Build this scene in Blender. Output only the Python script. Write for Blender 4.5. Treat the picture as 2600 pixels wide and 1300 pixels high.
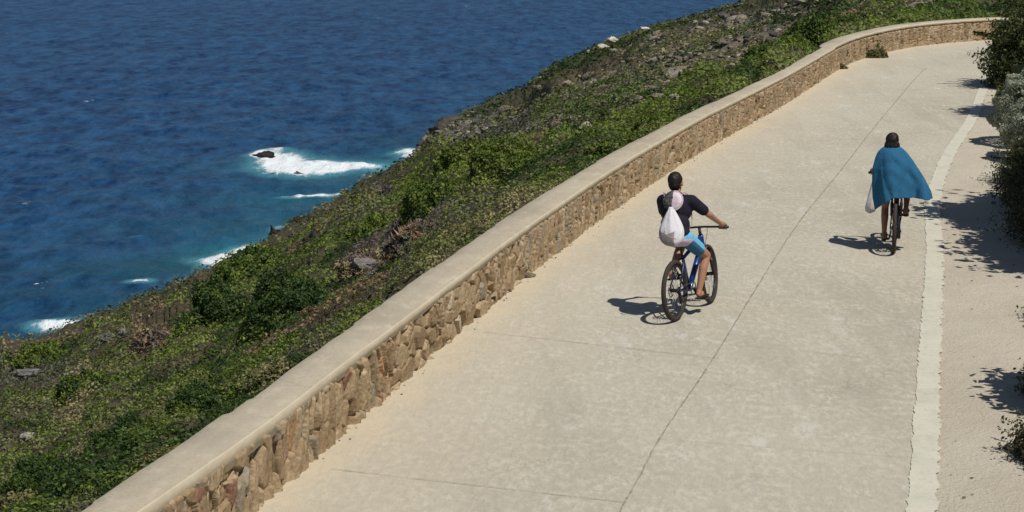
import bpy, math, random
import numpy as np
from mathutils import Vector, Matrix

random.seed(7); rng = np.random.default_rng(7)
R = math.radians
for o in list(bpy.data.objects): bpy.data.objects.remove(o)
S = bpy.context.scene; COL = S.collection

# ---------------------------------------------------------------- camera, sky, sun, exposure
F_PX, HC = 4800.0, 4.95
PITCH = math.atan(947 / F_PX)
cd = bpy.data.cameras.new("camera"); cam = bpy.data.objects.new("camera", cd); COL.objects.link(cam)
cam.location = (0, 0, HC); cam.rotation_euler = (math.pi / 2 - PITCH, 0, 0)
cd.sensor_width = 36; cd.lens = 36 * F_PX / 2600; cd.clip_start = .1; cd.clip_end = 60000
S.camera = cam
SUN = Vector((.40, -.44, 1.0)).normalized()
w = bpy.data.worlds.new("World"); S.world = w; w.use_nodes = True
nt = w.node_tree; bg = nt.nodes['Background']
sky = nt.nodes.new('ShaderNodeTexSky'); sky.sky_type = 'NISHITA'; sky.sun_disc = False
sky.sun_elevation = math.asin(SUN.z); sky.sun_rotation = math.atan2(SUN.x, SUN.y)
sky.air_density = 1.0; sky.dust_density = .4; sky.ozone_density = 2.0
nt.links.new(sky.outputs[0], bg.inputs[0]); bg.inputs[1].default_value = .055
ld = bpy.data.lights.new("sun", 'SUN'); ld.energy = 4.2; ld.angle = R(.5); ld.color = (1, .955, .88)
lo = bpy.data.objects.new("sun", ld); COL.objects.link(lo)
lo.rotation_euler = (-SUN).to_track_quat('-Z', 'Y').to_euler(); lo.location = (20, -20, 40)
vs = S.view_settings; vs.view_transform = 'Standard'; vs.look = 'None'; vs.exposure = 0; vs.gamma = 1
vs.use_curve_mapping = False

CP, SP = math.cos(PITCH), math.sin(PITCH)
def to_px(X, Y, Z):
    z = Z - HC; d = Y * CP - z * SP; up = Y * SP + z * CP
    return 1300 + F_PX * X / d, 650 - F_PX * up / d
def from_px(x, y, z=0.):                     # where the ray of a photo point meets height z
    u = x - 1300; v = y - 650; fw = F_PX * CP - v * SP; dn = F_PX * SP + v * CP; t = (HC - z) / dn
    return u * t, fw * t

# ---------------------------------------------------------------- noise in numpy
def _h(ix, iy, s):
    n = (ix.astype(np.int64) * 374761393 + iy.astype(np.int64) * 668265263 + s * 974634777) & 0x7fffffff
    n = ((n ^ (n >> 13)) * 1274126177) & 0x7fffffff
    n = ((n ^ (n >> 15)) * 2246822519) & 0x7fffffff
    return ((n ^ (n >> 14)) & 0xffffff) / float(0xffffff)
def vn(x, y, s=0):
    x = np.asarray(x, float); y = np.asarray(y, float)
    ix = np.floor(x); iy = np.floor(y); fx = x - ix; fy = y - iy
    fx = fx * fx * (3 - 2 * fx); fy = fy * fy * (3 - 2 * fy)
    a = _h(ix, iy, s); b = _h(ix + 1, iy, s); c = _h(ix, iy + 1, s); d = _h(ix + 1, iy + 1, s)
    return (a * (1 - fx) + b * fx) * (1 - fy) + (c * (1 - fx) + d * fx) * fy
def fbm(x, y, s=0, o=4):
    r = 0; a = .5; t = 0
    for k in range(o):
        r = r + a * vn(np.asarray(x) * 2 ** k, np.asarray(y) * 2 ** k, s + 17 * k); t += a; a *= .5
    return r / t
def worley(x, y, s=0, jit=1.0):
    """nearest and second nearest jittered point: F1, F2, random value of the cell, offset"""
    ix = np.floor(x); iy = np.floor(y)
    f1 = np.full(x.shape, 9.); f2 = np.full(x.shape, 9.); cid = np.zeros(x.shape); dx1 = np.zeros(x.shape); dy1 = np.zeros(x.shape)
    for i in (-1, 0, 1):
        for j in (-1, 0, 1):
            cx = ix + i; cy = iy + j
            px = cx + .5 + jit * (_h(cx, cy, s) - .5); py = cy + .5 + jit * (_h(cx, cy, s + 5) - .5)
            dx = x - px; dy = y - py; d = np.sqrt(dx * dx + dy * dy); v = _h(cx, cy, s + 9)
            c = d < f1
            f2 = np.where(c, f1, np.minimum(f2, d)); cid = np.where(c, v, cid)
            dx1 = np.where(c, dx, dx1); dy1 = np.where(c, dy, dy1); f1 = np.where(c, d, f1)
    return f1, f2, cid, dx1, dy1
def sstep(a, b, x):
    t = np.clip((x - a) / (b - a), 0, 1); return t * t * (3 - 2 * t)

# ---------------------------------------------------------------- mesh helpers
def mesh_np(name, V, Fq, mat=None, col=None, smooth=False, uv=None, attrs=None):
    """V (n,3), Fq (m,3|4) -> mesh; col (m,3) per face or (n,3) per vertex"""
    V = np.asarray(V, np.float32); Fq = np.asarray(Fq, np.int32)
    k = Fq.shape[1]; m = len(Fq)
    me = bpy.data.meshes.new(name)
    me.vertices.add(len(V)); me.vertices.foreach_set('co', V.ravel())
    me.loops.add(m * k); me.loops.foreach_set('vertex_index', Fq.ravel())
    me.polygons.add(m); me.polygons.foreach_set('loop_start', np.arange(0, m * k, k, dtype=np.int32))
    me.polygons.foreach_set('loop_total', np.full(m, k, np.int32))
    if smooth: me.polygons.foreach_set('use_smooth', np.ones(m, bool))
    if uv is not None:
        l = me.uv_layers.new(name='UVMap'); l.data.foreach_set('uv', np.asarray(uv, np.float32)[Fq.ravel()].ravel())
    if col is not None:
        col = np.asarray(col, np.float32); dom = 'FACE' if len(col) == m and len(col) != len(V) else 'POINT'
        a = me.color_attributes.new('col', 'FLOAT_COLOR', 'POINT') if dom == 'POINT' else me.attributes.new('col', 'FLOAT_COLOR', 'FACE')
        a.data.foreach_set('color', np.concatenate([col, np.ones((len(col), 1), np.float32)], 1).ravel())
    for an, av in (attrs or {}).items():
        a = me.attributes.new(an, 'FLOAT', 'POINT'); a.data.foreach_set('value', np.asarray(av, np.float32))
    me.update(calc_edges=True); me.validate()
    if mat: me.materials.append(mat)
    return me
def link(name, me, parent=None):
    o = bpy.data.objects.new(name, me); COL.objects.link(o)
    if parent is not None: o.parent = parent
    return o
def tag(o, label=None, cat=None, group=None, kind=None):
    if label: o['label'] = label
    if cat: o['category'] = cat
    if group: o['group'] = group
    if kind: o['kind'] = kind
    return o
def empty(name, loc=(0, 0, 0)):
    o = bpy.data.objects.new(name, None); COL.objects.link(o); o.location = loc; o.empty_display_size = .2; return o
def grid_faces(nr, nc):
    i = np.arange(nr - 1)[:, None] * nc + np.arange(nc - 1)[None, :]; i = i.ravel()
    return np.stack([i, i + 1, i + nc + 1, i + nc], 1)

class MB:
    """collects tubes, balls, boxes into one mesh"""
    def __init__(s): s.v = []; s.f = []
    def add(s, vs, fs):
        b = len(s.v); s.v += [tuple(p) for p in vs]; s.f += [tuple(i + b for i in q) for q in fs]; return s
    def tube(s, pts, rad, seg=8, closed=False, cap=True):
        pts = [Vector(p) for p in pts]; n = len(pts)
        rad = list(rad) if hasattr(rad, '__len__') else [rad] * n
        vs = []; fs = []; prev = None
        for i, p in enumerate(pts):
            if closed: t = pts[(i + 1) % n] - pts[i - 1]
            else: t = pts[min(i + 1, n - 1)] - pts[max(i - 1, 0)]
            t.normalize()
            if prev is None:
                a = Vector((0, 0, 1)) if abs(t.z) < .9 else Vector((1, 0, 0)); u = t.cross(a).normalized()
            else:
                u = (prev - t * prev.dot(t)).normalized()
            prev = u; w_ = t.cross(u)
            for k in range(seg):
                an = 2 * math.pi * k / seg; vs.append(p + rad[i] * (math.cos(an) * u + math.sin(an) * w_))
        m = n if closed else n - 1
        for i in range(m):
            for k in range(seg):
                j = (i + 1) % n
                fs.append((i * seg + k, i * seg + (k + 1) % seg, j * seg + (k + 1) % seg, j * seg + k))
        if cap and not closed:
            fs.append(tuple(range(seg))[::-1]); fs.append(tuple((n - 1) * seg + k for k in range(seg)))
        return s.add(vs, fs)
    def cap(s, a, b, ra, rb, seg=12):
        """tapered capsule"""
        a = Vector(a); b = Vector(b); s.ball(a, (ra,) * 3); s.ball(b, (rb,) * 3); return s.tube([a, b], [ra, rb], seg)
    def ball(s, c, r, seg=14, rings=9, rot=None):
        c = Vector(c); vs = [(0, 0, 1)]; fs = []
        for i in range(1, rings):
            th = math.pi * i / rings
            for k in range(seg):
                ph = 2 * math.pi * k / seg; vs.append((math.sin(th) * math.cos(ph), math.sin(th) * math.sin(ph), math.cos(th)))
        vs.append((0, 0, -1))
        for k in range(seg): fs.append((0, 1 + k, 1 + (k + 1) % seg))
        for i in range(rings - 2):
            for k in range(seg):
                a = 1 + i * seg; fs.append((a + k, a + seg + k, a + seg + (k + 1) % seg, a + (k + 1) % seg))
        e = len(vs) - 1; a = 1 + (rings - 2) * seg
        for k in range(seg): fs.append((e, a + (k + 1) % seg, a + k))
        out = []
        for v in vs:
            q = Vector((v[0] * r[0], v[1] * r[1], v[2] * r[2]))
            if rot is not None: q = rot @ q
            out.append(c + q)
        return s.add(out, fs)
    def box(s, c, d, rot=None):
        vs = []
        for z in (-.5, .5):
            for x, y in ((-.5, -.5), (.5, -.5), (.5, .5), (-.5, .5)):
                q = Vector((x * d[0], y * d[1], z * d[2]))
                if rot is not None: q = rot @ q
                vs.append(Vector(c) + q)
        return s.add(vs, [(3, 2, 1, 0), (4, 5, 6, 7), (0, 1, 5, 4), (1, 2, 6, 5), (2, 3, 7, 6), (3, 0, 4, 7)])
    def mesh(s, name, mat, smooth=True):
        me = bpy.data.meshes.new(name); me.from_pydata([tuple(v) for v in s.v], [], s.f); me.update()
        if smooth: me.polygons.foreach_set('use_smooth', np.ones(len(me.polygons), bool))
        if mat: me.materials.append(mat)
        return me
    def build(s, name, mat, parent=None, smooth=True): return link(name, s.mesh(name, mat, smooth), parent)
    def organic(s, name, mat, parent=None, voxel=.008, sm=4, extra=None):
        """fuse everything collected into one continuous surface"""
        o = link(name, s.mesh(name, None), None)
        m = o.modifiers.new('r', 'REMESH'); m.mode = 'VOXEL'; m.voxel_size = voxel; m.use_smooth_shade = True
        if sm: n = o.modifiers.new('s', 'SMOOTH'); n.factor = .5; n.iterations = sm
        dg = bpy.context.evaluated_depsgraph_get(); me = bpy.data.meshes.new_from_object(o.evaluated_get(dg))
        o.modifiers.clear(); old = o.data; o.data = me; bpy.data.meshes.remove(old); me.name = name
        me.materials.clear()
        if mat: me.materials.append(mat)
        me.polygons.foreach_set('use_smooth', np.ones(len(me.polygons), bool))
        if parent is not None: o.parent = parent
        return o

# ---------------------------------------------------------------- materials
def nmat(name):
    m = bpy.data.materials.new(name); m.use_nodes = True
    return m, m.node_tree.nodes, m.node_tree.links, m.node_tree.nodes['Principled BSDF']
def plain(name, c, rough=.6, spec=.3, metal=0, noise=0, nscale=40, bump=0, sheen=0):
    m, N, L, b = nmat(name)
    b.inputs['Base Color'].default_value = (*c, 1); b.inputs['Roughness'].default_value = rough
    b.inputs['Specular IOR Level'].default_value = spec; b.inputs['Metallic'].default_value = metal
    if noise or bump:
        t = N.new('ShaderNodeTexCoord'); n = N.new('ShaderNodeTexNoise'); n.inputs['Scale'].default_value = nscale; n.inputs['Detail'].default_value = 5
        L.new(t.outputs['Object'], n.inputs['Vector'])
        if noise:
            r = N.new('ShaderNodeValToRGB'); L.new(n.outputs['Fac'], r.inputs[0])
            r.color_ramp.elements[0].position = .3; r.color_ramp.elements[1].position = .7
            r.color_ramp.elements[0].color = (*[v * (1 - noise) for v in c], 1); r.color_ramp.elements[1].color = (*[min(1, v * (1 + noise)) for v in c], 1)
            L.new(r.outputs[0], b.inputs['Base Color'])
        if bump:
            bp = N.new('ShaderNodeBump'); bp.inputs['Strength'].default_value = bump; bp.inputs['Distance'].default_value = .01
            L.new(n.outputs['Fac'], bp.inputs['Height']); L.new(bp.outputs[0], b.inputs['Normal'])
    return m
def leafmat(name, trans=.3, rough=.55):
    m, N, L, b = nmat(name)
    a = N.new('ShaderNodeAttribute'); a.attribute_name = 'col'
    L.new(a.outputs['Color'], b.inputs['Base Color']); b.inputs['Roughness'].default_value = rough
    b.inputs['Specular IOR Level'].default_value = .25
    t = N.new('ShaderNodeBsdfTranslucent'); L.new(a.outputs['Color'], t.inputs[0])
    mx = N.new('ShaderNodeMixShader'); mx.inputs[0].default_value = trans
    L.new(b.outputs[0], mx.inputs[1]); L.new(t.outputs[0], mx.inputs[2]); L.new(mx.outputs[0], N['Material Output'].inputs[0])
    return m
def attrmat(name, rough=.85, bump=.3, scale=30, var=.18, dist=.01):
    m, N, L, b = nmat(name)
    a = N.new('ShaderNodeAttribute'); a.attribute_name = 'col'
    t = N.new('ShaderNodeTexCoord'); n = N.new('ShaderNodeTexNoise'); n.inputs['Scale'].default_value = scale; n.inputs['Detail'].default_value = 6
    L.new(t.outputs['Object'], n.inputs['Vector'])
    mr = N.new('ShaderNodeMapRange'); mr.inputs[1].default_value = .3; mr.inputs[2].default_value = .7
    mr.inputs[3].default_value = 1 - var; mr.inputs[4].default_value = 1 + var; L.new(n.outputs['Fac'], mr.inputs[0])
    mx = N.new('ShaderNodeVectorMath'); mx.operation = 'SCALE'; L.new(a.outputs['Color'], mx.inputs[0]); L.new(mr.outputs[0], mx.inputs['Scale'])
    L.new(mx.outputs[0], b.inputs['Base Color']); b.inputs['Roughness'].default_value = rough; b.inputs['Specular IOR Level'].default_value = .2
    bp = N.new('ShaderNodeBump'); bp.inputs['Strength'].default_value = bump; bp.inputs['Distance'].default_value = dist
    L.new(n.outputs['Fac'], bp.inputs['Height']); L.new(bp.outputs[0], b.inputs['Normal'])
    return m
M_LEAF = leafmat('foliage'); M_TWIG = leafmat('dry_twigs', .1, .8)
M_SOIL = attrmat('hillside_soil', scale=4, var=.3)
M_STONE = attrmat('wall_stone', bump=.6, scale=28, var=.22, dist=.02)
M_ROCK = attrmat('rock', bump=1, scale=4, var=.4, dist=.16)
M_STEM = plain('stem_bark', (.09, .07, .05), .9, .1)

# ---------------------------------------------------------------- curves of the place
WALL = [(-6.6, 2.0), (-5.35, 5.0), (-3.98, 8.0), (-2.95, 11.4), (-2.07, 14.48), (-1.62, 16.39), (-1.17, 18.2), (-.56, 20.7), (.05, 23.2), (.69, 25.6), (1.29, 27.8), (1.87, 29.8),
        (2.5, 31.85), (3.14, 33.9), (3.77, 35.87), (5.03, 39.5), (6.43, 43.6), (8.0, 48.6), (9.25, 52.4), (10.33, 54.9), (11.7, 57.4), (13.09, 59.2), (15.17, 60.9), (18, 61.9), (22, 62.2), (28, 61.0)]
def smooth_curve(P, step=.1, it=2):
    P = [Vector((*p, 0)) for p in P]; out = []
    for i in range(len(P) - 1):
        p0 = P[max(i - 1, 0)]; p1 = P[i]; p2 = P[i + 1]; p3 = P[min(i + 2, len(P) - 1)]
        for k in range(16):
            t = k / 16; out.append(.5 * ((2 * p1) + (-p0 + p2) * t + (2 * p0 - 5 * p1 + 4 * p2 - p3) * t * t + (-p0 + 3 * p1 - 3 * p2 + p3) * t ** 3))
    out.append(P[-1]); A = np.array([(v.x, v.y) for v in out])
    for _ in range(it * 20): A[1:-1] = .25 * A[:-2] + .5 * A[1:-1] + .25 * A[2:]
    d = np.r_[0, np.cumsum(np.hypot(*np.diff(A, axis=0).T))]
    s = np.arange(0, d[-1], step); return np.stack([np.interp(s, d, A[:, 0]), np.interp(s, d, A[:, 1])], 1), s
WC, WS = smooth_curve(WALL, .05)
def frame_at(C, Sarr, s):
    x = np.interp(s, Sarr, C[:, 0]); y = np.interp(s, Sarr, C[:, 1])
    e = .15; tx = np.interp(s + e, Sarr, C[:, 0]) - np.interp(s - e, Sarr, C[:, 0]); ty = np.interp(s + e, Sarr, C[:, 1]) - np.interp(s - e, Sarr, C[:, 1])
    l = np.hypot(tx, ty) + 1e-9; return x, y, tx / l, ty / l
def s_of_Y(Y): return float(np.interp(Y, WC[:1250, 1] if len(WC) > 1250 else WC[:, 1], WS[:1250] if len(WC) > 1250 else WS))
BANK = [(2.0, 2), (3.2, 8), (4.6, 14), (5.1, 17), (5.75, 20), (6.5, 22.7), (7.2, 25.5), (7.8, 28.5), (8.5, 31.5), (9.4, 34.5), (10.4, 37.5), (11.6, 41), (13.3, 46), (15.3, 51.0), (17.5, 53.7), (21, 55), (28, 54)]
BC, BS = smooth_curve(BANK, .1)

# ---------------------------------------------------------------- SEA
AZ_SH = np.radians([-60, -50, -40, -30, -22, -18, -15.56, -13.83, -10.86, -8.46, -6.76, -4.82, -2.89, -2.16, -1.1, .36, 1.19, 2.2, 3.09, 5.44, 6.96, 8.5, 10, 14, 20, 40])
R_SH = np.array([52, 56, 62, 74, 90, 102, 110, 111, 122, 132, 145, 162, 183, 205, 221, 243, 273, 297, 321, 381, 427, 500, 580, 700, 760, 800.])
SEA_Z = -21.0
def r_shore(az): return np.interp(az, AZ_SH, R_SH) + 1.6 * (fbm(az * 160, az * 0 + 3, 5, 3) - .5) * np.interp(az, [-.3, .15], [1.2, 3])
def ell(X, Y, x, y, rx, ry, ang=0):
    """soft elliptical patch on the sea around the point seen at photo pixel x, y; rx, ry in metres (across, along the view)"""
    cx, cy = from_px(x, y, SEA_Z); dx = X - cx; dy = Y - cy; c, s = math.cos(ang), math.sin(ang)
    a = (dx * c + dy * s) / rx; b = (-dx * s + dy * c) / ry; return np.exp(-(a * a + b * b))
azs = np.radians(np.concatenate([np.linspace(-60, -18, 60)[:-1], np.linspace(-18, 13, 900), np.linspace(13, 45, 50)[1:]]))
rs = np.concatenate([np.geomspace(45, 480, 620), np.geomspace(480, 40000, 160)[1:]])
AZ, RR = np.meshgrid(azs, rs); SX = RR * np.sin(AZ); SY = RR * np.cos(AZ)
def seawave(X, Y):
    wv = 0
    for (lx, ly, am, sd, ang) in ((7, 11, .26, 1, .35), (3.0, 6.5, .20, 2, -.25), (1.5, 3.2, .12, 3, .3)):
        c, s = math.cos(ang), math.sin(ang); u = (X * c + Y * s) / lx; v = (-X * s + Y * c) / ly
        n = vn(u, v, sd); wv = wv + am * (1 - np.abs(2 * n - 1)) ** 1.5
    return wv
fade = 1 / (1 + (RR / 350) ** 3)
SZ = SEA_Z - .2 + seawave(SX, SY) * fade
rsh = r_shore(AZ); dsh = (RR - rsh)
foam = (1.5 * ell(SX, SY, 770, 432, 4.3, 4.6) + 1.1 * ell(SX, SY, 850, 425, 3.6, 3.4) + .85 * ell(SX, SY, 700, 408, 2.2, 5.0) + 1.1 * ell(SX, SY, 655, 395, 1.0, 2.2)
        + .8 * ell(SX, SY, 708, 383, .9, 1.6) + .9 * ell(SX, SY, 815, 500, 2.4, .95) + .75 * ell(SX, SY, 760, 501, 2.2, .7) + .5 * ell(SX, SY, 740, 400, 4.0, 4)
        + 1.5 * ell(SX, SY, 568, 666, 2.2, 2.6, .5) + 1.3 * ell(SX, SY, 636, 636, 1.7, 1.6, .6) + 1.15 * ell(SX, SY, 355, 720, 1.0, .8) + 1.2 * ell(SX, SY, 145, 828, 1.9, 1.2) + .6 * ell(SX, SY, 225, 825, 1.2, .8)
        + 1.2 * ell(SX, SY, 1035, 390, 1.8, 2.2) + .9 * ell(SX, SY, 1040, 402, 1.2, 1.5) + .42 * ell(SX, SY, 925, 432, 3.2, 1.6) + .45 * ell(SX, SY, 940, 425, 1.5, 1.2) + .55 * ell(SX, SY, 712, 590, 1.0, 1.6)
        + .45 * ell(SX, SY, 1110, 345, 1, 2)
        + .36 * ell(SX, SY, 370, 155, 1.8, 1.2) + .3 * ell(SX, SY, 340, 605, 1.2, .6, .5) + .28 * ell(SX, SY, 620, 560, 1.2, .8) + .2 * sstep(3, .5, dsh))
shal = (1.15 * ell(SX, SY, 930, 432, 6.5, 5.5) + .5 * ell(SX, SY, 760, 420, 8, 6) + .9 * ell(SX, SY, 640, 625, 5, 6) + .35 * ell(SX, SY, 800, 520, 9, 10) + .35 * ell(SX, SY, 1030, 400, 4, 6))
green = np.clip(.95 * np.exp(-np.maximum(dsh, 0) / 22.) * np.interp(AZ, np.radians([-18, -9, -4, -1]), [1, 1, .9, .25]), 0, 1)
SZ = SZ + .25 * np.clip(foam, 0, 1) * vn(SX * 1.5, SY * 1.5, 8)
m_sea, N, L, b = nmat('sea_water')
tc = N.new('ShaderNodeTexCoord')
def attr(n_):
    a = N.new('ShaderNodeAttribute'); a.attribute_name = n_; return a.outputs['Fac']
def noise(scale, det=4, stretch=(1, 1, 1), rough=.55, rot=0):
    mp = N.new('ShaderNodeMapping'); mp.inputs['Scale'].default_value = stretch; mp.inputs['Rotation'].default_value = (0, 0, rot)
    L.new(tc.outputs['Object'], mp.inputs[0])
    n = N.new('ShaderNodeTexNoise'); n.inputs['Scale'].default_value = scale; n.inputs['Detail'].default_value = det; n.inputs['Roughness'].default_value = rough
    L.new(mp.outputs[0], n.inputs['Vector']); return n.outputs['Fac']
def mth(op, a, b_=None, c=None, clamp=False):
    n = N.new('ShaderNodeMath'); n.operation = op; n.use_clamp = clamp
    for i, v in enumerate((a, b_, c)):
        if v is None: continue
        if isinstance(v, (int, float)): n.inputs[i].default_value = v
        else: L.new(v, n.inputs[i])
    return n.outputs[0]
def mix(f, a, b_):
    n = N.new('ShaderNodeMix'); n.data_type = 'RGBA'
    for i, v in ((0, f), (6, a), (7, b_)):
        if isinstance(v, tuple): n.inputs[i].default_value = (*v, 1)
        elif isinstance(v, (int, float)): n.inputs[i].default_value = v
        else: L.new(v, n.inputs[i])
    return n.outputs[2]
def ramp(v, a, b_, lo=0., hi=1.):
    n = N.new('ShaderNodeMapRange'); n.inputs[1].default_value = a; n.inputs[2].default_value = b_; n.inputs[3].default_value = lo; n.inputs[4].default_value = hi
    L.new(v, n.inputs[0]); return n.outputs[0]
big = noise(.018, 3, (1, 1.6, 1)); med = noise(.5, 6, (1.1, .42, 1), .65, .15); fine = noise(2.4, 4, (1.2, .5, 1), .65)
c0 = mix(ramp(big, .35, .65), (.0042, .030, .120), (.007, .047, .162))
med2 = noise(1.7, 5, (1, .42, 1), .7, -.1)
c0 = mix(ramp(med2, .40, .60), mix(.55, c0, (.001, .007, .035)), mix(.25, c0, (.03, .11, .24)))  # light and dark of the ripples put into the water colour, also below
c0 = mix(ramp(med, .36, .64), mix(.6, c0, (.001, .008, .04)), mix(.5, c0, (.03, .11, .22)))
gn = noise(.09, 4, (.6, 1.4, 1))
c1 = mix(mth('MULTIPLY', attr('green'), ramp(gn, .3, .6), clamp=True), c0, (.010, .066, .085))
c2 = mix(mth('MULTIPLY', attr('shal'), ramp(gn, .2, .6, .3, .75), clamp=True), c1, (.03, .17, .225))
fn1 = noise(1.0, 9, (1, .45, 1), .8); fn2 = noise(3.5, 5, (1, .5, 1), .65)
fsum = mth('ADD', mth('MULTIPLY', fn1, .75), mth('MULTIPLY', fn2, .25))
fm = ramp(mth('SUBTRACT', attr('foam'), mth('MULTIPLY', mth('SUBTRACT', 1.0, fsum), 1.75)), -.20, .20)
fm = mth('MAXIMUM', fm, ramp(mth('MULTIPLY', noise(.7, 6, (.8, .8, 1), .7), noise(.12, 2)), .455, .51))
c2 = mix(ramp(mth('ADD', attr('foam'), mth('MULTIPLY', fsum, .6)), .45, .85, 0, .5), c2, (.10, .30, .36))
c3 = mix(fm, c2, (.70, .74, .76))
L.new(c3, b.inputs['Base Color'])
L.new(ramp(fm, 0, 1, .32, .8), b.inputs['Roughness']); b.inputs['Specular IOR Level'].default_value = .045; b.inputs['IOR'].default_value = 1.33
bp = N.new('ShaderNodeBump'); bp.inputs['Strength'].default_value = 1.0; bp.inputs['Distance'].default_value = .35
hsum = mth('ADD', mth('MULTIPLY', noise(.8, 5, (1.1, .45, 1), .65, .2), 1.6), mth('MULTIPLY', fine, .35)); L.new(hsum, bp.inputs['Height']); L.new(bp.outputs[0], b.inputs['Normal'])
V = np.stack([SX.ravel(), SY.ravel(), SZ.ravel()], 1)
sea = link('sea', mesh_np('sea', V, grid_faces(*SX.shape)[:, ::-1], m_sea, smooth=True, attrs=dict(foam=foam.ravel(), shal=shal.ravel(), green=green.ravel())))
tag(sea, kind='structure')

# ---------------------------------------------------------------- HILLSIDE (polar sheet from the back of the wall down to the shore)
WT = .47                                     # wall thickness incl. cap
wx, wy, wtx, wty = frame_at(WC, WS, WS)
bx_, by_ = wx - wty * WT, wy + wtx * WT      # back edge of the wall
b_az = np.arctan2(bx_, by_); b_r = np.hypot(bx_, by_)
keep = np.concatenate([[True], b_az[1:] > np.maximum.accumulate(b_az)[:-1]])
def r_back(az): return np.interp(az, b_az[keep], b_r[keep])
def rockiness(x, y):
    k = 0
    for cx, cy, rx, ry, an, am in ((1160, 358, 110, 40, -.35, 1.0), (1330, 350, 200, 50, -.38, .95), (1560, 262, 240, 62, -.42, 1.0), (1780, 150, 260, 66, -.45, 1.0), (1480, 300, 170, 50, -.4, .9),
                                   (1960, 75, 150, 60, -.5, .6), (2290, 50, 110, 18, -.1, .8), (1440, 392, 70, 22, -.3, .6), (1640, 140, 140, 22, -.4, .45), (1880, 160, 120, 40, -.45, .6)):
        c, s = math.cos(an), math.sin(an); a = ((x - cx) * c + (y - cy) * s) / rx; b_ = (-(x - cx) * s + (y - cy) * c) / ry
        k = np.maximum(k, am * np.exp(-(a * a + b_ * b_)))
    return k
def terr0(X, Y):
    az = np.arctan2(X, Y); r = np.hypot(X, Y); r0 = r_back(az); r1 = r_shore(az); t = (r - r0) / (r1 - r0)
    tt = np.clip(t, 0, 1)
    z = -.05 + (SEA_Z + .05) * tt + .9 * np.sin(np.pi * np.clip(tt * 1.6, 0, 1)) ** 2 * 0
    z = np.where(t > 1, SEA_Z - (r - r1) * .55, z); z = np.where(t < 0, -.3, z)
    amp = sstep(0, .12, tt) * sstep(1.0, .85, tt) * np.clip(r / 60, .3, 2.2)
    z = z + amp * .9 * (fbm(X / 14, Y / 14, 31, 3) - .80) - .5 * np.sin(np.pi * np.clip(tt, 0, 1) ** 1.5)
    z = z - .35 * sstep(.03, 0, tt)
    return z, tt, r
def region(X, Y, Z):
    px, py = to_px(X, Y, Z); k = rockiness(px, py) + .35 * (fbm(px / 60, py / 30, 77, 3) - .5); return k, px, py
def bush(X, Y, r, rock):
    """height of the scrub canopy over the ground, and the id of each dome"""
    sc = np.clip(r / 38, .8, 3.2)
    az_ = np.arctan2(X, Y); vv = 31200. / r; wq = .35 * (fbm(X / 2, Y / 2, 29, 2) - .5)
    h1, _, id1, _, _ = worley(az_ / .034 + wq, vv / 62 + wq, 3); d1 = np.sqrt(np.clip(1 - (h1 / .66) ** 2, 0, 1)) * (.15 + id1) * .0135 * r
    h2, _, id2, _, _ = worley(az_ / .013 + 31, vv / 26 + wq, 13); d2 = np.sqrt(np.clip(1 - (h2 / .7) ** 2, 0, 1)) * (.3 + id2) * .0036 * r
    h3, _, id3, _, _ = worley(az_ / .085 + wq * 2, vv / 150 + wq * 2, 23); d3 = np.sqrt(np.clip(1 - (h3 / .72) ** 2, 0, 1)) * id3 * .013 * r
    az = np.arctan2(X, Y); r1 = r_shore(az); t = (r - r_back(az)) / (r1 - r_back(az))
    g = (1 - .8 * sstep(.22, .48, rock)) * (1 - .85 * sstep(.45, .93, t)) * (.45 + .55 * sstep(0, .03, t))
    return (d1 + d2 + d3) * g, id1, id3
def rockbump(X, Y, r, rock):
    c, s = math.cos(.12), math.sin(.12); u = (X * c + Y * s); v = (-X * s + Y * c); k = np.clip(r / 70, .8, 3)
    a, b_, ci, _, _ = worley(u / 6.5, v / 3.4, 41); e = np.clip((b_ - a) * 2.2, 0, 1)
    a2, b2, ci2, _, _ = worley(u / 2.6, v / 2.0, 43); e2 = np.clip((b2 - a2) * 2.2, 0, 1)
    h = (ci * .42 * e + .2 * ci2 * e2) * k ** .5; return h * sstep(.32, .6, rock), ci, e
azt = np.radians(np.concatenate([np.linspace(-62, -18, 50)[:-1], np.linspace(-18, 16.5, 820), np.linspace(16.5, 32, 24)[1:]]))
tr = np.concatenate([[-.02], np.linspace(0, 1, 420) ** 1.9, [1.01, 1.03, 1.08, 1.2]])
AT, TT = np.meshgrid(azt, tr); R0 = r_back(AT); R1 = r_shore(AT); RT = R0 + TT * (R1 - R0)
TT_in = np.geomspace(1, 1, 1)
# even spacing as seen from above the road: spread the rows by 1/r
inv = 1 / R0 + (1 / R1 - 1 / R0) * np.clip(TT ** (1 / 1.9), 0, 1); RT = np.where((TT >= 0) & (TT <= 1), 1 / inv, RT)
HX = RT * np.sin(AT); HY = RT * np.cos(AT); HZ, HT, HR = terr0(HX, HY)
rk, hpx, hpy = region(HX, HY, HZ); bh, _, _ = bush(HX, HY, HR, rk); rb, rci, rce = rockbump(HX, HY, HR, rk)
inn = sstep(0, .01, HT) * sstep(1.0, .985, HT)
HZ = HZ + (bh * .72 + rb) * inn
soil = np.array([.060, .050, .030]); rock1 = np.array([.13, .11, .08]); rock2 = np.array([.045, .045, .032])
rkm = sstep(.32, .55, rk)[..., None]; rc = rock1 * rci[..., None] + rock2 * (1 - rci[..., None])
gmix = (fbm(HX / 3, HY / 3, 55, 3))[..., None]; soilc = soil * (.6 + .8 * gmix)
hc = soilc * (1 - rkm) + rc * rkm
shorem = (sstep(6, 0, (r_shore(AT) - RT)) * .9)[..., None]; hc = hc * (1 - shorem) + np.array([.045, .04, .035]) * shorem
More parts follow.
